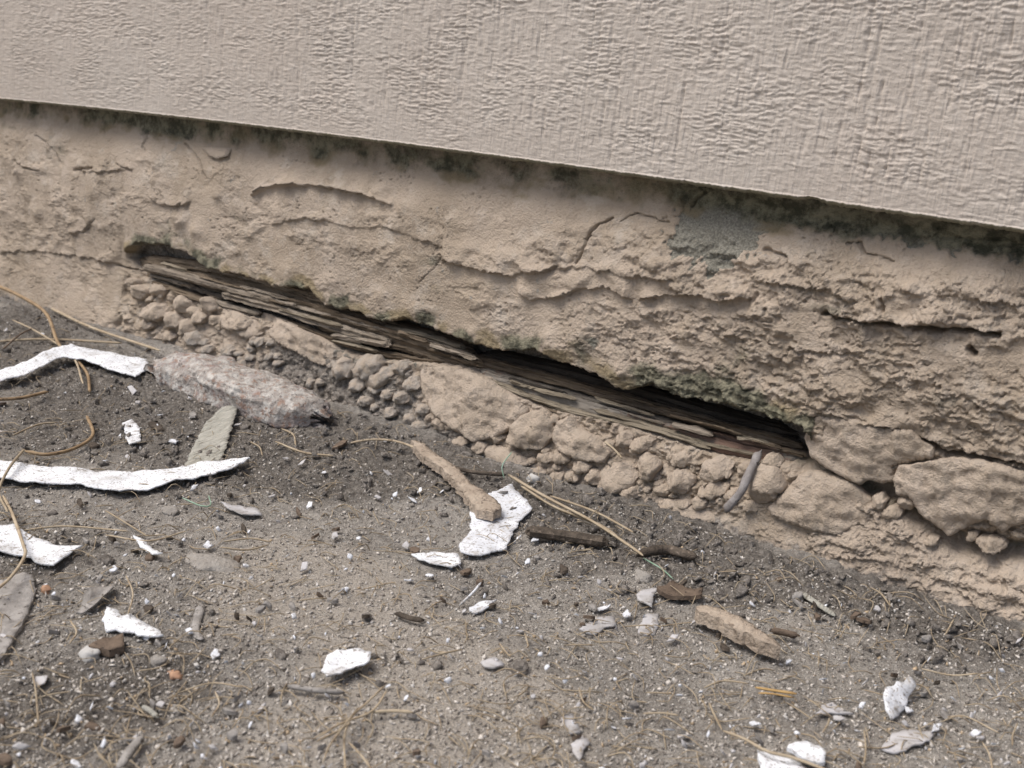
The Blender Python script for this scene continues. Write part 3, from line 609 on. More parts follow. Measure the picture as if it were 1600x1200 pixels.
# ------------------------------------------------------------------ rotted board in the slot
BOARD = bpy.data.objects.new('rotted_board', None); COL.objects.link(BOARD)
p0 = on_y(760., 590., -.01); BOARD.location = tuple(p0)
tag(BOARD, 'splintered rotting grey brown board exposed in the slot of the foundation', 'wood')
def splint(pts, hpx, y, depth, mat, rough=.25, name='splinter', grain=.16, sides=14, power=2.6, label=None, n=None):
    a = np.array(pts, float); yy = np.linspace(y[0], y[1], len(a)) if hasattr(y, '__len__') else np.full(len(a), y)
    P = on_y(a[:, 0], a[:, 1], yy); hh = np.array([hpx/pxmm(p)/1000/2 for p in P])
    L = np.linalg.norm(P[-1]-P[0]); n = n or int(max(24, L/.0022))
    V, Fc = sweep(P, hh, depth/2, n, sides, rough, grain, power, taper=(.25, .3), endlen=.05, nscale=.007)
    rs = np.random.RandomState(_sid[0]); g = rs.randint(0, 50)
    V[:, 2] += .0011*fbm(V[:, 0]/.012, V[:, 1]/.003+g, 3, 400, .65); V[:, 1] += .0010*pn(V[:, 0]/.03, V[:, 2]/.0012+g, 401)
    o = mesh(name, V, Fc, M[mat], BOARD, smooth=False)
    if label: o['label'] = label
splint([(228, 416), (300, 433), (370, 452), (440, 470)], 13, (-.015, -.012), .010, 'wood_light')
splint([(240, 440), (290, 458), (345, 478)], 8, -.015, .008, 'wood_mid')
splint([(236, 428), (300, 447), (352, 466)], 6, -.013, .006, 'wood_light')
splint([(350, 458), (440, 482), (510, 505), (612, 533)], 12, (-.015, -.012), .010, 'wood_light')
splint([(338, 470), (372, 481), (406, 490)], 8, -.0155, .006, 'wood_light')
splint([(345, 446), (480, 476), (580, 506), (680, 540), (733, 556)], 13, (-.010, -.009), .010, 'wood_mid')
splint([(240, 405), (330, 417), (430, 440), (530, 472)], 13, (-.006, -.006), .012, 'wood_mid')
splint([(300, 412), (380, 430), (470, 455)], 7, -.008, .008, 'wood_light')
splint([(520, 524), (570, 532), (609, 540)], 9, -.0155, .007, 'wood_light')
splint([(440, 500), (545, 538), (640, 560), (700, 568)], 9, (-.014, -.010), .008, 'wood_mid')
splint([(222, 412), (340, 440), (470, 475), (600, 520), (742, 562)], 36, (-.007, -.006), .012, 'wood_mid', rough=.2, grain=.1, sides=24, power=3.0, name='board_strip', label='brown rotted board strip behind pale splinters')
splint([(520, 532), (560, 541), (590, 549)], 5, -.017, .004, 'wood_ochre')
splint([(480, 476), (620, 508), (735, 545)], 11, (-.004, -.003), .012, 'wood_mid')
splint([(600, 512), (660, 524), (727, 545)], 10, (-.010, -.008), .008, 'wood_ochre')
splint([(430, 470), (540, 497), (650, 527), (740, 556)], 7, (-.012, -.010), .006, 'wood_light')
splint([(500, 510), (600, 535), (700, 560), (760, 575)], 10, (-.011, -.006), .009, 'wood_mid')
splint([(745, 582), (840, 610), (940, 638), (1060, 673), (1180, 705), (1262, 716)], 27, (-.006, -.005), .016, 'wood_red', rough=.14, grain=.07, sides=22, power=3.2, name='board_strip', label='broad grey board strip with reddish rotten patch')
splint([(768, 596), (830, 620), (900, 643), (950, 655), (1030, 672), (1110, 700)], 7, (-.0165, -.0150), .006, 'wood_ochre')
splint([(930, 640), (1000, 660), (1100, 690), (1190, 712)], 7, (-.0145, -.0125), .006, 'wood_ochre')
splint([(840, 632), (910, 652), (960, 664)], 5, -.0155, .005, 'wood_mid')
splint([(735, 558), (860, 590), (960, 617), (1080, 650), (1250, 694)], 17, (-.001, .0), .012, 'wood_mid')
splint([(760, 552), (900, 582), (1040, 620), (1240, 676)], 18, (.005, .005), .010, 'wood_dark')
splint([(900, 606), (1010, 634), (1130, 667), (1255, 700)], 6, (-.002, -.003), .005, 'wood_mid')
splint([(1020, 622), (1120, 652), (1250, 690)], 7, (.0, .0), .006, 'wood_dark')

rw = np.random.RandomState(42)
for i in range(36):
    left = i < 24; t = rw.rand(); L = rw.uniform(30, 105)
    A, B_ = ((240, 418), (735, 562)) if left else ((775, 588), (1250, 706))
    x = A[0]+(B_[0]-A[0])*t; y = A[1]+(B_[1]-A[1])*t+rw.uniform(-11, 16)*(1 if left else .8)
    sl_ = .29+rw.uniform(-.05, .05); x1 = min(x+L, B_[0]+8)
    if x1-x < 25: continue
    splint([(x, y), ((x+x1)/2, y+sl_*(x1-x)/2+rw.uniform(-2, 2)), (x1, y+sl_*(x1-x))], rw.uniform(2.5, 6.5), -.0125-rw.uniform(0, .0045) if left else -.010-rw.uniform(0, .005), rw.uniform(.002, .005), rw.choice(['wood_light', 'wood_mid', 'wood_mid', 'wood_dark', 'wood_ochre']), rough=.45, sides=8, grain=.25)

# ------------------------------------------------------------------ ground
BC = {}
def blobs(x, y, L):
    r = 0
    for (px, py, rr, k) in L:
        P = BC.get((px, py))
        if P is None: P = BC[(px, py)] = G(float(px), float(py))
        r = r+k*np.exp(-((x-P[0])**2+(y-P[1])**2)/rr**2)
    return r
DARK = [(150, 640, .06, 1), (60, 560, .07, .9), (330, 690, .05, .7), (540, 690, .045, 1), (600, 740, .04, .8), (420, 720, .04, .7), (250, 770, .04, .5), (680, 740, .03, .7), (900, 800, .035, .8), (1010, 840, .04, .8), (1120, 870, .03, .7), (1330, 930, .03, .6), (1480, 975, .03, .5), (60, 1110, .035, .9), (200, 1080, .03, .5), (20, 900, .03, .6), (600, 1040, .012, .9), (30, 700, .05, .5), (700, 720, .03, .8), (800, 770, .03, .8), (960, 830, .03, .8), (1080, 870, .03, .8), (1220, 905, .025, .8), (1400, 945, .025, .8), (1550, 985, .02, .8), (450, 660, .04, .8), (250, 600, .05, .8), (40, 500, .08, .9), (1500, 1020, .02, .5), (1120, 920, .02, .5), (500, 760, .03, .6), (120, 860, .03, .5), (880, 900, .02, .5), (300, 1050, .02, .5), (740, 925, .012, .6)]
PALE = [(470, 900, .03, .9), (400, 950, .03, .9), (640, 1010, .035, 1), (560, 900, .03, .7), (690, 1110, .04, 1), (480, 1160, .03, .8), (830, 1130, .03, .7), (1250, 980, .02, .6), (120, 770, .03, .5), (430, 850, .02, .6)]
def ground_h(x, y):
    r = np.clip(blobs(x, y, DARK), 0, 1); p = np.clip(blobs(x, y, PALE), 0, 1)
    rg = (.45+1.4*r)*(1-.7*p)
    u, v = x*1000, y*1000
    uw = u+2*fbm(u/9, v/9, 2, 320); vw = v+2*fbm(u/9+5, v/9, 2, 322)
    f1, _ = worley(uw/7.5, vw/7.5, 324); g1, _ = worley(uw/3.2, vw/3.2, 326)
    h = rg*(1.5*fbm(uw/9, vw/9, 3, 330)+1.7*np.clip(.5-f1, -.2, .5)*ss(-.2, .3, pn(u/20, v/20, 333))+.9*np.clip(.45-g1, -.2, .45)+.8*fbm(u/2.6, v/2.6, 2, 336))
    h = h+.25*fbm(u/3, v/3, 3, 338)
    return gmac(x, y)+h/1000*ss(3, 1, np.abs(x)+np.abs(y)), r, p
def build_ground():
    px = np.linspace(-180, 1800, 1000)
    xs = np.interp(np.linspace(0, 1, 800), [0, .35, .75, 1], [-.98, -.52, -.16, .06])
    ys = np.interp(np.linspace(0, 1, 340), [0, .6, 1], [-.42, -.15, .0])
    xs = np.concatenate([(xs[0]-np.cumsum(np.geomspace(.004, 12, 24)))[::-1], xs, xs[-1]+np.cumsum(np.geomspace(.004, 12, 24))])
    ys = np.concatenate([(ys[0]-np.cumsum(np.geomspace(.003, 12, 24)))[::-1], ys, ys[-1]+np.cumsum(np.geomspace(.004, 12, 16))])
    XX, YY = np.meshgrid(xs, ys); H, r, p = ground_h(XX, YY)
    H = np.where(YY > .0, np.minimum(H, -.004), H)
    col = np.zeros(XX.shape+(4,)); col[..., 0] = r; col[..., 1] = p
    o = mesh('ground', np.stack([XX, YY, H], -1).reshape(-1, 3), gridfaces(len(ys), len(xs)), M['soil'], col=col.reshape(-1, 4), base=False)
    o['kind'] = 'structure'; o['label'] = 'dry brown dirt ground strewn with paint flakes'
build_ground()
def gz(x, y): return ground_h(np.atleast_1d(np.asarray(x, float)), np.atleast_1d(np.asarray(y, float)))[0]

# grit and clods: nobody could count these
#
def scatter(n, rs, top=4):
    px = rs.uniform(-120, 1720, n*2); py = rs.uniform(440, 1260, n*2); k = py > foot_py(px)+top; px, py = px[k][:n], py[k][:n]
    P = G(px, py); k = (P[:, 1] < -.024) & (P[:, 1] > -.45) & (P[:, 0] > -1.0); return P[k]
def crumbs(name, n, size, sub, mat, palette, rs, label, cat, dark_only=False, sink=.3, flat=False):
    P = scatter(n, rs)
    if dark_only:
        d = np.clip(blobs(P[:, 0], P[:, 1], DARK), 0, 1); P = P[(rs.rand(len(P)) < d**1.3) & (P[:, 1] > -.27)]
    P[:, 2] = gz(P[:, 0], P[:, 1]); N = len(P)
    sz = size[0]*(size[1]/size[0])**(rs.rand(N)**2.0)
    if sub == 0:
        oV = np.array([[1, 0, 0], [-1, 0, 0], [0, 1, 0], [0, -1, 0], [0, 0, 1], [0, 0, -1.]]); oF = np.array([[0, 2, 4], [2, 1, 4], [1, 3, 4], [3, 0, 4], [2, 0, 5], [1, 2, 5], [3, 1, 5], [0, 3, 5]])
        base = [(oV*rs.uniform(.55, 1.3, (6, 1))+rs.uniform(-.25, .25, (6, 3)), oF) for k in range(8)]
    else: base = [lump(sub, 31+k, 1.5, .8) for k in range(8)]
    Vs = []; Fs = []; Cs = []; off = 0
    pal = np.array([c for c, w in palette]); pw = np.array([w for c, w in palette], float); pw /= pw.sum()
    ci = rs.choice(len(pal), N, p=pw)
    for k in range(8):
        idx = np.where(np.arange(N) % 8 == k)[0]; bV, bF = base[k]
        A = np.array([rotm(rs)@np.diag([1, rs.uniform(.45, 1), rs.uniform(.25, .7) if not flat else .12]) for _ in idx])
        V = np.einsum('nij,vj->nvi', A, bV)*(sz[idx]/2)[:, None, None]+P[idx][:, None]; V[..., 2] += (sz[idx]*(.5-sink))[:, None]*.6
        nv = len(bV); Fs.append((bF[None]+(np.arange(len(idx))*nv)[:, None, None]).reshape(-1, 3)+off); off += nv*len(idx)
        Vs.append(V.reshape(-1, 3)); c = pal[ci[idx]]*(.75+.5*rs.rand(len(idx)))[:, None]
        Cs.append(np.repeat(np.c_[c, np.ones(len(idx))], nv, 0))
    o = mesh(name, np.concatenate(Vs), np.concatenate(Fs), M[mat], col=np.concatenate(Cs), base=False, smooth=False)
    tag(o, label, cat, kind='stuff')
crumbs('soil_grit', 42000, (.0008, .0028), 0, 'grit', [((.43, .398, .36), 36), ((.21, .188, .165), 28), ((.52, .485, .44), 20), ((.55, .53, .50), 3), ((.40, .31, .21), 5)], np.random.RandomState(3), 'fine brown grit and crumbs strewn over the dirt', 'grit')
crumbs('paint_specks', 300, (.0010, .0030), 1, 'grit', [((.64, .66, .70), 2), ((.46, .46, .47), 2)], np.random.RandomState(6), 'tiny white paint specks sprinkled over the dirt', 'paint specks', flat=True, sink=.1)
crumbs('soil_clods', 5200, (.0020, .0062), 2, 'soil_clod', [((.1, .1, .1), 1)], np.random.RandomState(4), 'loose dark soil clods heaped along the foot of the foundation', 'soil', True, .3)

# ------------------------------------------------------------------ flakes
_fk = [0]
def flake(name, pts, mat, label, cat='paint flake', lift=.0016, curl=(0, 0), thick=.00055, group=None, tilt=(0, 0), jag=.0011, arch=None, step=.0016):
    _fk[0] += 1; rs = np.random.RandomState(1000+_fk[0])
    P = Gl(pts, lift)[:, :2] if not isinstance(pts, np.ndarray) else pts
    L = np.vstack([P, P[:1]]); d = np.r_[0, np.cumsum(np.linalg.norm(np.diff(L, axis=0), axis=1))]
    n = max(10, int(d[-1]/step)); s = np.linspace(0, d[-1], n, endpoint=False)
    B = np.stack([np.interp(s, d, L[:, 0]), np.interp(s, d, L[:, 1])], 1)
    B = B+jag*np.stack([fbm(s/.0055, s*0+_fk[0]*1.7, 3, 501, .6), fbm(s/.0055+9, s*0+_fk[0]*1.7, 3, 505, .6)], 1)*1.5
    lo, hi = B.min(0), B.max(0); g = step*1.3
    gx, gy = np.meshgrid(np.arange(lo[0], hi[0], g), np.arange(lo[1], hi[1], g)); Q = np.stack([gx.ravel(), gy.ravel()], 1)+rs.uniform(-.3, .3, (gx.size, 2))*g
    a, b = B, np.roll(B, -1, 0); ins = np.zeros(len(Q), bool)
    for (x0, y0), (x1, y1) in zip(a, b):
        if y0 == y1: continue
        c = (Q[:, 1] < y0) != (Q[:, 1] < y1); ins ^= c & (Q[:, 0] < (x1-x0)*(Q[:, 1]-y0)/(y1-y0)+x0)
    if ins.any():
        dm = np.min(np.linalg.norm(Q[ins][:, None]-B[None], axis=2), 1); Q = Q[ins][dm > g*.5]
    else: Q = Q[:0]
    T, top, rim = cdt_fill(B, Q); c = T.mean(0); X = T-c
    w, E = np.linalg.eigh(X.T@X); mj = X@E[:, 1]; mn = X@E[:, 0]; sj = np.abs(mj).max()+1e-6; sn = np.abs(mn).max()+1e-6
    z = gmac(T[:, 0], T[:, 1])+lift+curl[0]*(mj/sj)**2+curl[1]*(mn/sn)**2+tilt[0]*mj/sj+tilt[1]*mn/sn
    z = z+.0010*fbm(T[:, 0]/.014, T[:, 1]/.014, 2, 520+_fk[0] % 40)+.0004*pn(T[:, 0]/.004, T[:, 1]/.004, 515)
    db = np.min(np.linalg.norm(T[:, None]-B[None], axis=2), 1); z = z+min(.0012, .07*sn)*np.exp(-db/(.25*sn))*np.clip(pn(T[:, 0]/.012+_fk[0], T[:, 1]/.012, 530)+.25, 0, 1)
    if arch is not None: z = z+arch(T[:, 0], T[:, 1])
    nT = len(T); V = np.vstack([np.c_[T, z], np.c_[T, z-thick]])
    F = top+[tuple(i+nT for i in f[::-1]) for f in top]+[(i, i+nT, j+nT, j) for (i, j) in rim]
    o = mesh(name, V, F, M[mat], smooth=False); o.data.polygons.foreach_set('use_smooth', np.arange(len(F)) < len(top))
    tag(o, label, cat, group); return o
xa = G(0., 596.)[0]; xb = G(110., 556.)[0]; xc = G(236., 572.)[0]
flake('paint_strip', [(-90, 722), (0, 722), (100, 730), (190, 738), (245, 736), (330, 725), (392, 722), (362, 738), (300, 750), (240, 765), (190, 773), (150, 765), (120, 757), (60, 757), (0, 752), (-90, 748)], 'flake_clean', 'long curved white paint strip with dirt specks and a pointed end', curl=(.002, .001), lift=.003)
flake('paint_strip', [(-50, 606), (0, 590), (40, 578), (70, 562), (110, 553), (140, 556), (190, 562), (230, 567), (236, 576), (212, 590), (170, 580), (130, 570), (100, 568), (75, 578), (40, 594), (0, 602), (-50, 616)], 'flake_clean', 'thin white paint strip arching over the dirt beside the brown root', lift=.003, arch=lambda x, y: .006*np.exp(-((x-xb)/.05)**2))
flake('paint_flake', [(-40, 815), (0, 820), (20, 822), (45, 838), (80, 850), (128, 856), (110, 865), (85, 885), (60, 882), (40, 870), (10, 865), (-40, 860)], 'flake_clean', 'broad white paint flake with a straw lying across it', lift=.003, curl=(.001, .001))
flake('paint_flake', [(768, 772), (785, 764), (800, 757), (805, 770), (822, 785), (831, 800), (812, 815), (800, 838), (790, 862), (770, 865), (750, 872), (720, 868), (715, 858), (735, 830), (735, 795), (745, 785)], 'flake_white', 'large jagged white paint flake under the tip of the tan stick', lift=.002, curl=(.001, .0015))
flake('paint_flake', [(642, 868), (680, 864), (715, 868), (722, 880), (705, 891), (670, 881)], 'flake_clean', 'narrow white paint flake touching the large jagged flake', lift=.002, curl=(.001, .001))
flake('paint_flake', [(503, 1050), (510, 1030), (522, 1022), (560, 1018), (580, 1021), (578, 1040), (545, 1050), (510, 1062)], 'flake_clean', 'white paint flake with small holes on a tuft of soil and straw', lift=.004, curl=(.001, .002))
flake('paint_flake', [(160, 967), (168, 952), (180, 955), (190, 962), (205, 955), (225, 965), (240, 980), (258, 1000), (235, 998), (200, 986), (180, 980), (168, 980)], 'flake_clean', 'crumpled white paint flake with a straw stuck upright in it', lift=.003, curl=(.002, -.002))
flake('paint_flake', [(190, 662), (205, 656), (216, 668), (221, 690), (202, 698)], 'flake_clean', 'small oblong white paint flake beside the ribbed flake', lift=.002, curl=(.001, .0005))
flake('ribbed_flake', [(286, 727), (298, 700), (318, 668), (348, 642), (372, 641), (362, 668), (352, 700), (340, 722), (310, 724)], 'flake_tan', 'ribbed grey beige paint flake leaning toward the mortar slab', lift=.003, tilt=(.003, .0))
flake('paint_flake', [(1378, 1092), (1398, 1075), (1424, 1063), (1432, 1070), (1420, 1085), (1412, 1102), (1395, 1114), (1383, 1106)], 'flake_white', 'white paint flake raised on dark crumbs with a notched edge', lift=.005, tilt=(.001, .003))
flake('paint_flake', [(1374, 1168), (1395, 1148), (1420, 1140), (1460, 1144), (1452, 1158), (1425, 1166), (1400, 1176)], 'flake_grey', 'flat pale grey paint flake with scalloped edge', lift=.0015)
flake('paint_flake', [(1183, 1178), (1198, 1167), (1222, 1172), (1240, 1184), (1262, 1206), (1255, 1240), (1195, 1230)], 'flake_clean', 'thick white paint flake under a pale stalk', lift=.004, curl=(-.002, .001), thick=.0014)
flake('paint_flake', [(1231, 1168), (1245, 1157), (1275, 1161), (1288, 1168), (1290, 1192), (1262, 1188)], 'flake_clean', 'thick squarish white paint flake touching a pale stalk', lift=.004, thick=.0014)
flake('paint_flake', [(874, 1116), (895, 1110), (908, 1144), (890, 1147)], 'flake_grey', 'four sided pale grey paint flake lying flat', lift=.0015)
flake('paint_flake', [(890, 1160), (908, 1150), (922, 1156), (907, 1186), (893, 1176)], 'flake_grey', 'pale grey paint flake with a torn lower end', lift=.0015)
flake('paint_flake', [(1273, 1118), (1285, 1102), (1302, 1094), (1315, 1108), (1337, 1114), (1310, 1114), (1295, 1112)], 'flake_grey', 'grey winged paint flake beside the raised white flake', lift=.002)
flake('paint_flake', [(993, 927), (1010, 920), (1032, 917), (1020, 932), (1020, 948), (1000, 938)], 'flake_grey', 'grey beige paint flake beside a dark brown bark sliver', lift=.003)
flake('paint_flake', [(996, 986), (1005, 962), (1030, 957), (1028, 975), (1022, 992), (1000, 990)], 'flake_grey', 'square grey paint flake half covered with dust', lift=.001)
flake('paint_flake', [(905, 985), (930, 965), (960, 962), (965, 975), (930, 992)], 'flake_grey', 'wide dusty grey paint flake pressed into the dirt', lift=.001)
flake('paint_flake', [(345, 785), (365, 790), (400, 797), (411, 805), (380, 806), (358, 796)], 'flake_grey', 'slender pale paint flake with notched edges', lift=.002, curl=(0, .001))
flake('paint_flake', [(752, 1035), (772, 1027), (790, 1038), (775, 1043), (757, 1042)], 'flake_grey', 'small lilac grey paint flake beside a dark crumb', lift=.002)
flake('paint_flake', [(733, 950), (750, 940), (778, 937), (765, 946), (752, 954), (737, 957)], 'flake_white', 'small wing shaped white paint flake', lift=.002)
flake('paint_flake', [(208, 842), (225, 845), (238, 858), (255, 868), (240, 868), (222, 856)], 'flake_clean', 'slender curled white paint flake beside a brown wood crumb', lift=.003, curl=(.002, 0))
flake('bark_sheet', [(-40, 930), (10, 905), (40, 895), (56, 908), (52, 940), (38, 970), (15, 1010), (-5, 1040), (-40, 1060)], 'bark', 'long grey bark sheet lying flat on the dirt', 'bark', lift=.002, thick=.002)
flake('dead_leaf', [(120, 958), (140, 932), (160, 920), (182, 913), (178, 926), (160, 944), (135, 955)], 'bark', 'grey brown dead leaf with upturned edge', 'leaf', lift=.002, curl=(0, .004))
flake('bark_chip', [(138, 1008), (160, 995), (190, 990), (194, 1010), (170, 1016)], 'brown_bark', 'reddish brown bark chip beside the pale stone', 'bark', lift=.003, thick=.003)
flake('bark_chip', [(1026, 922), (1050, 916), (1098, 928), (1095, 938), (1060, 935), (1035, 932)], 'brown_bark', 'dark brown bark sliver at the end of the tan slab', 'bark', lift=.003, thick=.002, curl=(.002, .002))
LAND = [(190, 750, 'by the long curved strip'), (150, 570, 'by the arching strip'), (60, 855, 'by the broad flake with the straw'), (770, 820, 'by the jagged flake under the stick'), (680, 878, 'by the narrow flake'), (540, 1040, 'by the holed flake on the tuft'), (210, 975, 'by the crumpled flake'), (205, 678, 'by the oblong flake'), (325, 690, 'by the ribbed flake'),
        (1405, 1090, 'by the raised notched flake'), (1415, 1158, 'by the scalloped grey flake'), (1235, 1180, 'by the two thick white flakes'), (898, 1140, 'by the four sided grey flake'), (1015, 935, 'by the dark bark sliver'), (1010, 978, 'by the square dusty flake'), (380, 798, 'by the slender notched flake'), (770, 1036, 'by the lilac grey flake'), (750, 948, 'by the wing shaped flake'), (20, 970, 'by the grey bark sheet'), (150, 935, 'by the dead leaf'), (160, 1010, 'by the reddish bark chip'),
        (1160, 980, 'by the tan slab'), (890, 838, 'by the dark splinter and stalks'), (1045, 866, 'by the curved dark splinter'), (640, 965, 'by the lone dark sliver'), (330, 876, 'by the half buried grey stone'), (272, 1057, 'by the orange pebble'), (1212, 1082, 'by the yellow wood splinters'), (612, 1116, 'by the cream stem stub'), (1278, 945, 'by the pale crumbly splinter'), (380, 620, 'by the mortar slab'), (235, 1110, 'by the cream sliver'), (205, 1172, 'by the flat brown wood strip'), (500, 1150, 'by the fanned straws'), (1560, 990, 'by the foot of the wall'), (490, 1078, 'by the grey brown twig'), (600, 720, 'by the thin wavy twig')]
def near(px, py): return min(LAND, key=lambda l: (l[0]-px)**2+(l[1]-py)**2)[2]
CH = [(60, 783, 14), (483, 789, 10), (340, 825, 7), (325, 852, 14), (196, 867, 9), (385, 883, 14), (448, 869, 8), (271, 899, 6), (280, 930, 8), (535, 920, 8), (458, 962, 9), (105, 986, 7), (218, 1014, 9), (336, 1021, 16), (60, 948, 9), (143, 1104, 6), (171, 1104, 9), (210, 1151, 14), (163, 1161, 7), (119, 1193, 14), (490, 1056, 9), (476, 885, 12),
      (1041, 885, 9), (908, 902, 9), (936, 909, 8), (782, 969, 8), (754, 980, 9), (726, 955, 8), (673, 899, 14), (789, 902, 11), (810, 841, 8), (845, 1021, 9), (834, 1088, 8), (607, 1072, 8), (855, 1042, 7), (981, 1121, 14), (1048, 1140, 14), (1006, 1195, 16), (544, 1004, 10), (539, 920, 9), (645, 780, 11), (670, 843, 6), (1070, 1161, 10), (635, 1088, 7),
      (1086, 969, 12), (1095, 986, 6), (1175, 943, 9), (1287, 1060, 11), (1347, 1102, 11), (1420, 1109, 11), (1415, 1130, 10), (1448, 1130, 11), (1350, 1067, 8), (1371, 1069, 9), (1489, 1091, 9), (1550, 1058, 7), (1522, 1147, 16), (1319, 1034, 5), (1217, 962, 6), (1476, 1109, 8), (1574, 1193, 10), (1245, 1144, 9), (1592, 1000, 10), (1501, 1168, 9), (1077, 1161, 14),
      (206, 609, 15), (216, 628, 10), (250, 647, 7), (270, 689, 13), (199, 714, 8), (165, 719, 9), (256, 611, 6), (304, 761, 12), (10, 515, 8), (67, 522, 8), (371, 663, 12), (506, 738, 8), (590, 775, 9), (618, 772, 8), (700, 815, 6), (560, 842, 6), (1450, 1030, 6), (1130, 1080, 7), (1200, 1110, 6), (960, 1060, 6), (900, 960, 6), (700, 1000, 6), (1290, 945, 7), (1400, 1000, 5), (1140, 900, 6), (1068, 1150, 20), (1180, 1130, 14), (1310, 1122, 16), (1462, 1138, 18), (1532, 1152, 20), (942, 950, 18), (1052, 996, 18), (980, 958, 14), (462, 1012, 12), (62, 1062, 24), (252, 1098, 18), (32, 1166, 22), (122, 1122, 16), (332, 1166, 14), (702, 1062, 12), (832, 958, 12), (640, 906, 14), (560, 828, 10)]
rs = np.random.RandomState(77)
while len(CH) < 250:
    px, py = rs.uniform(-10, 1610), rs.uniform(520, 1200)
    if py > foot_py(px)+25 and pn(px/170, py/110, 800)+.35 > rs.rand()*.9 and min((l[0]-px)**2+(l[1]-py)**2 for l in CH) > 18**2: CH.append((px, py, rs.choice([5, 6, 7, 8, 10, 13], p=[.25, .25, .2, .15, .1, .05])))
for q_, (px, py, sz) in enumerate(CH):
    k = rs.randint(4, 6); t = np.linspace(0, 2*np.pi, k, endpoint=False)+rs.uniform(-.3, .3, k)
    el = rs.uniform(.25, .75); ro = rs.uniform(-.9, .5); r = sz*.66*rs.uniform(.6, 1.2, k)
    x, y = r*np.cos(t), r*np.sin(t)*el; c, s = math.cos(ro), math.sin(ro)
    pts = [(px+a*c-b*s, py+(a*s+b*c)*.8) for a, b in zip(x, y)]
    pal = rs.rand() < (.26 if q_ < 90 else .6)
    kind = 'grey' if pal else 'white'; lk = 'tiny' if sz <= 7 else ('narrow' if el < .5 else ('broad' if sz >= 12 else 'small'))
    pts = [(px+(a-px), b) for a, b in pts]
    flake('paint_chip', pts, 'flake_grey' if pal else 'flake_white', f'{lk} {kind} paint chip {near(px, py)}', 'paint chip', lift=rs.uniform(.0018, .003), thick=.00045, tilt=(rs.uniform(-.001, .001), rs.uniform(-.001, .001)), group=f'loose {kind} paint chips on the dirt', jag=.0006, step=.0005)

BK = []
while len(BK) < 105:
    px, py = rs.uniform(-10, 1610), rs.uniform(540, 1200)
    if py < foot_py(px)+25 or pn(px/150, py/110, 810)+.3 < rs.rand()*.9: continue
    sz = rs.choice([9, 12, 16, 22], p=[.35, .3, .25, .1]); k = 7; t = np.linspace(0, 2*np.pi, k, endpoint=False)+rs.uniform(-.3, .3, k); el = rs.uniform(.22, .5); ro = rs.uniform(-.5, .7); r = sz*.6*rs.uniform(.7, 1.2, k)
    c, s = math.cos(ro), math.sin(ro); pts = [(px+a*c-b*s, py+(a*s+b*c)*.8) for a, b in zip(r*np.cos(t), r*np.sin(t)*el)]
    mt = rs.choice(['brown_bark', 'dark_wood', 'bark', 'bark']); BK.append(1)
    flake('bark_chip', pts, mt, {'brown_bark': 'brown', 'dark_wood': 'blackish', 'bark': 'grey'}[mt]+' bark crumb '+near(px, py), 'bark', lift=rs.uniform(.002, .0035), thick=.0014, tilt=(rs.uniform(-.001, .001), rs.uniform(-.001, .001)), group='bark crumbs scattered on the dirt', jag=.0009, step=.0008)

# ------------------------------------------------------------------ sticks, straw, roots
def stick(name, pts, wpx, mat, label, cat, h=.002, group=None, rough=.15, sides=8, taper=(.5, .4), flat=1.0, n=None, grain=.1, power=2.0, prof=None, smooth=True, raw=False):
    a = np.array(pts, float); hh = np.interp(np.linspace(0, 1, len(a)), np.linspace(0, 1, len(h)), h) if hasattr(h, '__len__') else np.full(len(a), h)
    P = np.array([G(x, y, z) for (x, y), z in zip(a, hh)])
    w = np.array([wpx*(.72 if wpx < 9 else 1)/pxmm(p)/2000 for p in P])
    if wpx < 9 and len(P) > 2: P[1:-1] += np.random.RandomState(int(pts[0][0])+5000).randn(len(P)-2, 3)*np.array([.0012, .0012, .0004])
    if prof is not None: w = w*np.interp(np.linspace(0, 1, len(a)), np.linspace(0, 1, len(prof)), prof)
    L = np.sum(np.linalg.norm(np.diff(P, axis=0), axis=1)); n = n or int(np.clip(L/.0022, 10, 70))
    V, Fc = sweep(P, w*flat, w, n, sides, rough, grain, power, taper=taper, endlen=.05, nscale=.008)
    if raw: return V, Fc
    o = mesh(name, V, Fc, M[mat], smooth=smooth); tag(o, label, cat, group); return o
flake('painted_stick', [(642, 684), (662, 688), (700, 718), (738, 756), (774, 774), (784, 788), (772, 799), (746, 792), (716, 757), (682, 724), (650, 698)], 'tan_stick', 'tan painted wood splinter with its tip resting on the white flake', 'stick', lift=.009, curl=(-.001, -.0015), thick=.0045, jag=.0016)
flake('tan_slab', [(1090, 944), (1104, 937), (1130, 950), (1165, 968), (1198, 985), (1224, 1000), (1222, 1007), (1190, 996), (1150, 978), (1118, 962), (1096, 952)], 'tan_stick', 'thick tan painted splinter slab lying on the dirt with a shadow under it', 'wood chip', lift=.0105, curl=(-.0015, -.001), thick=.0055, jag=.0016, tilt=(0, .0))
stick('wood_sliver', [(1205, 985), (1225, 988), (1247, 994)], 11, 'brown_bark', 'short dark brown sliver behind the tan slab', 'wood chip', h=.004, rough=.4)
stick('dark_splinter', [(822, 830), (870, 836), (950, 848)], 18, 'dark_wood', 'dark rotten splinter beside the dry stalks', 'wood chip', h=.004, flat=.9, rough=.35, sides=12, power=3, smooth=False)
stick('dark_splinter', [(998, 866), (1040, 860), (1088, 872)], 15, 'dark_wood', 'curved dark splinter at the end of the dry stalks', 'wood chip', h=.004, rough=.4, sides=10)
stick('dark_splinter', [(618, 958), (640, 966), (662, 970)], 9, 'dark_wood', 'small dark sliver alone on smooth pale dirt', 'wood chip', h=.0025, rough=.3)
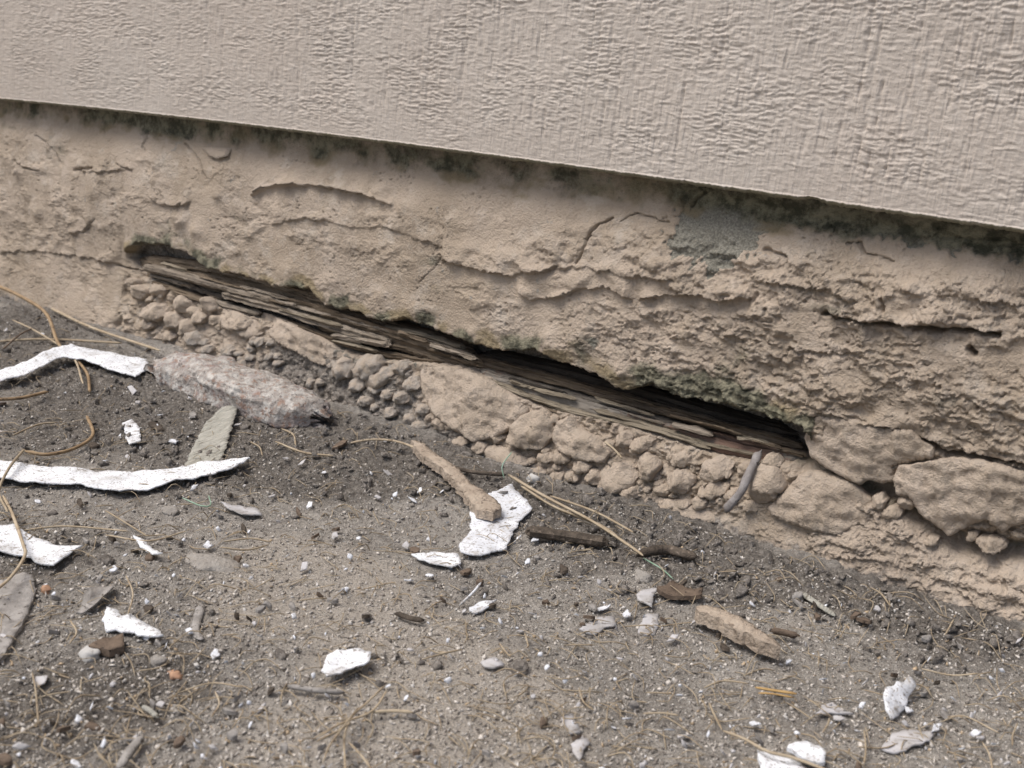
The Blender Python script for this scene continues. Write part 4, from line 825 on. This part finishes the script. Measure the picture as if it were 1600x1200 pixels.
for i, (p, lab) in enumerate([([(795, 742), (850, 775), (920, 815), (985, 850), (1005, 868)], 'longest tan dry stalk beside the dark splinters'), ([(815, 760), (870, 790), (930, 815), (965, 838)], 'second tan dry stalk lying along the longest one'), ([(860, 775), (920, 800), (990, 832)], 'short tan dry stalk crossing the longest one')]):
    stick('dry_stalk', p, 7-i, 'straw', lab, 'stalk', h=.006-.001*i, rough=.2, group='dry stalks by the dark splinters')
stick('root', [(-20, 440), (30, 462), (70, 490), (92, 528), (100, 552)], 8, 'root', 'arching brown root rising from the dirt beside the wall', 'root', h=(.010, .020, .018, .008, 0))
stick('root', [(120, 562), (132, 585), (140, 612)], 7, 'root', 'short pale root hanging below the arched white strip', 'root', h=.004)
stick('root', [(40, 705), (80, 710), (118, 700), (142, 678), (136, 650)], 7, 'root', 'kinked brown root above the long white strip', 'root', h=.004)
stick('root', [(-20, 625), (30, 622), (75, 612)], 7, 'root', 'straight brown root end below the arched white strip', 'root', h=.005)
stick('root', [(12, 800), (2, 762), (12, 730), (38, 702)], 6, 'straw', 'bent pale stem lying over the end of the long strip', 'stem', h=.008)
stick('stem', [(-10, 925), (22, 905), (40, 872), (36, 845), (18, 800), (5, 775)], 7, 'straw', 'bent straw stem lying across the broad white flake', 'stem', h=.007)
stick('twig', [(80, 482), (150, 510), (250, 548)], 6, 'straw', 'pale twig leaning along the foot of the wall', 'twig', h=.004)
stick('twig', [(-20, 535), (70, 530), (190, 536)], 6, 'straw', 'level pale twig behind the arched white strip', 'twig', h=.004)
stick('twig', [(20, 500), (60, 520), (110, 555), (130, 600)], 4, 'straw', 'thin crossing twig behind the arched white strip', 'twig', h=.006)
stick('twig', [(5, 545), (30, 525), (50, 513)], 4, 'brown_bark', 'short dark twig crossing the level pale twig', 'twig', h=.006)
stick('twig', [(548, 692), (585, 686), (620, 690), (655, 702)], 5, 'straw', 'thin wavy twig ending at the tan stick', 'twig', h=.006)
stick('twig', [(700, 728), (740, 738), (790, 742)], 8, 'dark_wood', 'dark twig at the top of the dry stalks', 'twig', h=.004)
stick('twig', [(1188, 706), (1172, 740), (1158, 770), (1138, 796)], 10, 'grey_stick', 'weathered grey twig leaning against the bedded stones', 'twig', h=.004, prof=(.6, .8, 1, 1.3)) if False else None
def wall_stick(pts, ys, wpx, mat, name, label, cat):
    P = np.array([on_y(float(x), float(y), yy) for (x, y), yy in zip(pts, ys)]); w = np.array([wpx/pxmm(p)/2000 for p in P])
    V, Fc = sweep(P, w, w*.7, 34, 9, .35, .15, 2.4, up=(1, 0, 0), taper=(.4, .6)); tag(mesh(name, V, Fc, M[mat]), label, cat)
wall_stick([(1187, 706), (1170, 742), (1156, 772), (1134, 798)], (-.020, -.031, -.036, -.038), 13, 'grey_stick', 'twig', 'weathered grey twig leaning on the bedded stones below the slot', 'twig')
wall_stick([(945, 690), (960, 702), (972, 716)], (-.026, -.028, -.030), 3.5, 'straw', 'straw', 'short straw caught among the bedded stones', 'straw')
stick('twig', [(1130, 1142), (1160, 1150), (1200, 1166), (1250, 1186), (1320, 1215)], 7, 'straw', 'pale stalk lying across two thick white flakes', 'stalk', h=.007)
stick('twig', [(1108, 1098), (1118, 1118), (1128, 1140)], 5, 'straw', 'thin bent straw meeting the pale stalk', 'straw', h=.004)
stick('twig', [(450, 1072), (490, 1078), (535, 1082)], 9, 'bark', 'grey brown twig below the holed white flake', 'twig', h=.003)
stick('twig', [(580, 1113), (612, 1117), (645, 1113)], 8, 'straw', 'cream coloured stem stub on smooth dirt', 'stem', h=.003)
stick('wood_chip', [(1180, 1074), (1210, 1078), (1245, 1084)], 8, 'yellow_wood', 'yellow brown wood splinter', 'wood chip', h=.004, flat=.6)
stick('wood_chip', [(1185, 1083), (1215, 1090), (1240, 1090)], 6, 'yellow_wood', 'shorter wood splinter under the yellow brown one', 'wood chip', h=.003, flat=.6)
stick('wood_chip', [(185, 1200), (205, 1170), (222, 1150)], 14, 'bark', 'flat brown wood strip standing out of the dirt', 'wood chip', h=.003, flat=.5)
stick('wood_chip', [(1250, 925), (1275, 942), (1305, 962)], 13, 'flake_tan', 'pale crumbly splinter near the foot of the wall', 'wood chip', h=.002, flat=.5, rough=.4)
stick('wood_chip', [(315, 945), (305, 985), (316, 1000)], 14, 'bark', 'grey splinter lying on pale smooth dirt', 'wood chip', h=.001, flat=.4)
stick('twig', [(740, 935), (722, 928), (705, 940)], 6, 'flake_grey', 'tiny pale twig', 'twig', h=.003) if False else None
stick('white_sliver', [(718, 946), (735, 928), (752, 910)], 5, 'flake_white', 'slanted white sliver standing out of the soil', 'paint chip', h=(.002, .004, .006))
stick('white_sliver', [(222, 1104), (234, 1110), (247, 1121)], 9, 'flake_tan', 'cream coloured sliver on bare dirt', 'wood chip', h=.003)
stick('green_fibre', [(1005, 872), (1030, 888), (1052, 905)], 3, 'green', 'pale green fibre beside the curved dark splinter', 'fibre', h=.003)
stick('green_fibre', [(285, 778), (305, 790), (322, 788), (326, 774)], 3, 'green', 'curled green fibre below the long white strip', 'fibre', h=.003)
stick('green_fibre', [(800, 706), (793, 728), (788, 748)], 2.5, 'green', 'upright green fibre against the bedded stones', 'fibre', h=(.018, .012, .006))
for i, p in enumerate([[(600, 1072), (575, 1095), (550, 1118), (543, 1150), (540, 1210)], [(605, 1078), (570, 1108), (530, 1125), (500, 1150)], [(548, 1130), (530, 1140), (495, 1158)], [(545, 1160), (565, 1180), (590, 1215)], [(560, 1105), (520, 1160), (505, 1190)]]):
    stick('straw', p, 4.5, 'straw', ['longest straw running from the tuft under the holed flake', 'outermost bent straw of the fan below the tuft', 'short straw crossing the fan below the tuft', 'straw of the fan bending away from the others', 'straight inner straw of the fan below the tuft'][i], 'straw', h=.004+.001*i, group='straws fanning from the tuft')
for i, p in enumerate([[(165, 798), (195, 818), (230, 838)], [(40, 828), (110, 822), (200, 830)], [(165, 836), (230, 845), (290, 830)], [(350, 846), (390, 845), (425, 847)], [(345, 855), (380, 856), (420, 851)], [(197, 900), (202, 930), (200, 960)], [(110, 970), (116, 988), (108, 1006)], [(1285, 1145), (1290, 1130), (1296, 1122)], [(1535, 1160), (1542, 1180), (1552, 1210)], [(1590, 1130), (1586, 1150), (1582, 1165)], [(1350, 1140), (1352, 1165), (1350, 1195)], [(1360, 918), (1378, 925), (1392, 948)], [(1490, 968), (1480, 985), (1476, 992)], [(905, 1075), (915, 1095), (928, 1110)], [(1005, 1115), (1030, 1112), (1060, 1118)], [(780, 1005), (790, 1020), (798, 1026)], [(1560, 1145), (1500, 1120), (1470, 1128)], [(60, 1130), (48, 1080), (50, 1050)], [(330, 1120), (340, 1100), (336, 1080)], [(280, 1082), (330, 1076), (380, 1074)], [(430, 690), (470, 705), (520, 712)], [(440, 670), (458, 680), (462, 696)], [(390, 690), (402, 700), (410, 712)], [(20, 680), (60, 665), (90, 660)], [(1440, 1045), (1490, 1050), (1530, 1052)], [(1100, 1075), (1130, 1065), (1170, 1068)], [(820, 990), (830, 1005), (822, 1012)], [(660, 1030), (690, 1020), (720, 1015)]]):
    stick('straw', p, 4, 'straw', 'short dry straw bit '+near(*p[1]), 'straw', h=.0035, group='short dry straw bits')

# fine fibres through the soil
def fibres():
    r_ = np.random.RandomState(8); P = scatter(1600, r_); Vs = []; Fs = []; off = 0
    for p in P:
        L = r_.uniform(.004, .016); a = r_.uniform(0, 2*np.pi); d = np.array([math.cos(a), math.sin(a), r_.uniform(-.1, .25)])*L; b = r_.randn(3)*L*.15
        q = np.array([p-d/2, p+b, p+d/2]); q[:, 2] = gz(q[:, 0], q[:, 1])+np.array([.0005, .001+abs(b[2]), .0005+max(0, d[2])])
        V, Fc = sweep(q, r_.uniform(.00012, .0003), .00022, 7, 4, 0, 0, 2.0, up=(.1, .2, 1)); Vs.append(V); Fs += [tuple(i+off for i in f) for f in Fc]; off += len(V)
    tag(mesh('plant_fibres', np.vstack(Vs), Fs, M['straw'], base=False), 'fine dry plant fibres scattered through the dirt', 'fibres', kind='stuff')
fibres()

# ------------------------------------------------------------------ stones lying on the dirt, mortar slab
def gstone(px, py, rx, ry, mat, label, name='stone', seed=1, sink=.35, rz=0):
    P = G(float(px), float(py)); k = 1/pxmm(P)/1000; V, Fc = lump(3, seed, .8, .9)
    V = V*np.array([rx*k, rx*k*.8, ry*k]); c, s = math.cos(rz), math.sin(rz); V = V@np.array([[c, s, 0], [-s, c, 0], [0, 0, 1]])
    V = V+P+np.array([0, 0, ry*k*(1-2*sink)]); tag(mesh(name, V, [tuple(f) for f in Fc.tolist()], M[mat]), label, 'stone')
gstone(330, 880, 46, 14, 'stone_grey', 'flat grey stone half buried below the long white strip', seed=3, sink=.68, rz=.4)
gstone(141, 1026, 17, 12, 'stone_pale', 'pale grey angular stone beside the reddish bark chip', seed=5)
gstone(247, 1038, 13, 11, 'stone_grey', 'small rounded grey pebble beside the orange pebble', seed=6)
gstone(272, 1057, 12, 7, 'stone_orange', 'small orange pebble in the dirt', seed=8)
gstone(72, 924, 9, 7, 'stone_orange', 'tiny rust red pebble beside the grey bark sheet', seed=9)
gstone(165, 880, 14, 10, 'soil_clod', 'dark brown clod between the white flakes', 'clod', 10)
gstone(236, 874, 9, 7, 'brown_bark', 'small brown wood crumb beside the curled white flake', 'wood_crumb', 12)
gstone(812, 1047, 18, 10, 'soil_clod', 'dark soil crumb beside the lilac flake', 'clod', 13)
gstone(575, 968, 9, 7, 'soil_clod', 'small dark crumb alone on the pale dirt', 'clod', 15)
gstone(265, 800, 16, 8, 'stone_grey', 'dull brown pebble below the long white strip', seed=16, sink=.5)
gstone(1005, 900, 18, 9, 'stone_grey', 'dusty grey pebble near the green fibre', seed=17, sink=.55)
gstone(832, 752, 10, 8, 'stone_pale', 'speckled pale pebble at the top of the dry stalks', seed=18)
gstone(275, 1112, 15, 9, 'stone_grey', 'low grey pebble beside the cream coloured sliver', seed=19, sink=.5)
gstone(1540, 895, 1, 1, 'stone_grey', 'x') if False else None
a = [(248, 575), (300, 585), (360, 606), (430, 632), (500, 655)]
P = np.array([G(float(x), float(y), .005) for x, y in a])
V, Fc = sweep(P, (.009, .012, .012, .012, .010), (.015, .021, .023, .021, .014), 150, 54, .3, .02, 3.6, taper=(.3, .3), endlen=.06, nscale=.02)
Cn = np.repeat(V.reshape(150, 54, 3).mean(1), 54, 0); D = V-Cn; D /= np.linalg.norm(D, axis=1)[:, None]+1e-9
V = V+D*(.0042*n3(V, .014, 600, 2)+.0026*np.abs(n3(V, .006, 610, 2))+.0004*n3(V, .002, 620, 2))[:, None]
tag(mesh('mortar_slab', V, Fc, M['mortar']), 'crumbled whitish pink mortar slab half buried at the foot of the wall', 'mortar')
# paint curl hanging under the siding, loose plaster bit on the cove
def wall_flake(pts, out, name, label, mat, tilt=.0):
    Pw = Wl(pts); c = Pw.mean(0); n = 40
    L = np.vstack([Pw, Pw[:1]]); d = np.r_[0, np.cumsum(np.linalg.norm(np.diff(L, axis=0), axis=1))]; s = np.linspace(0, d[-1], n, endpoint=False)
    B = np.stack([np.interp(s, d, L[:, i]) for i in range(3)], 1); V = [c]+list(c+(B-c)*.5)+list(B); V = np.array(V)
    V[:, 1] = V[:, 1]-out-tilt*(c[2]-V[:, 2])+.0004*pn(V[:, 0]/.004, V[:, 2]/.004, 700); m_ = len(V)
    V2 = V.copy(); V2[:, 1] += .0012; V = np.vstack([V, V2])
    F = [(0, 1+j, 1+(j+1) % n) for j in range(n)]+[(1+j, 1+n+j, 1+n+(j+1) % n, 1+(j+1) % n) for j in range(n)]
    F += [tuple(i+m_ for i in f[::-1]) for f in F]+[(1+n+j, 1+n+j+m_, 1+n+(j+1) % n+m_, 1+n+(j+1) % n) for j in range(n)]
    o = mesh(name, V, F, M[mat], FOUND); o['label'] = label
wall_flake([(318, 231), (335, 229), (362, 232), (360, 244), (345, 248), (330, 243)], .002, 'paint_scab', 'pale loose paint scab on the smooth cove', 'stone_paint', .35)
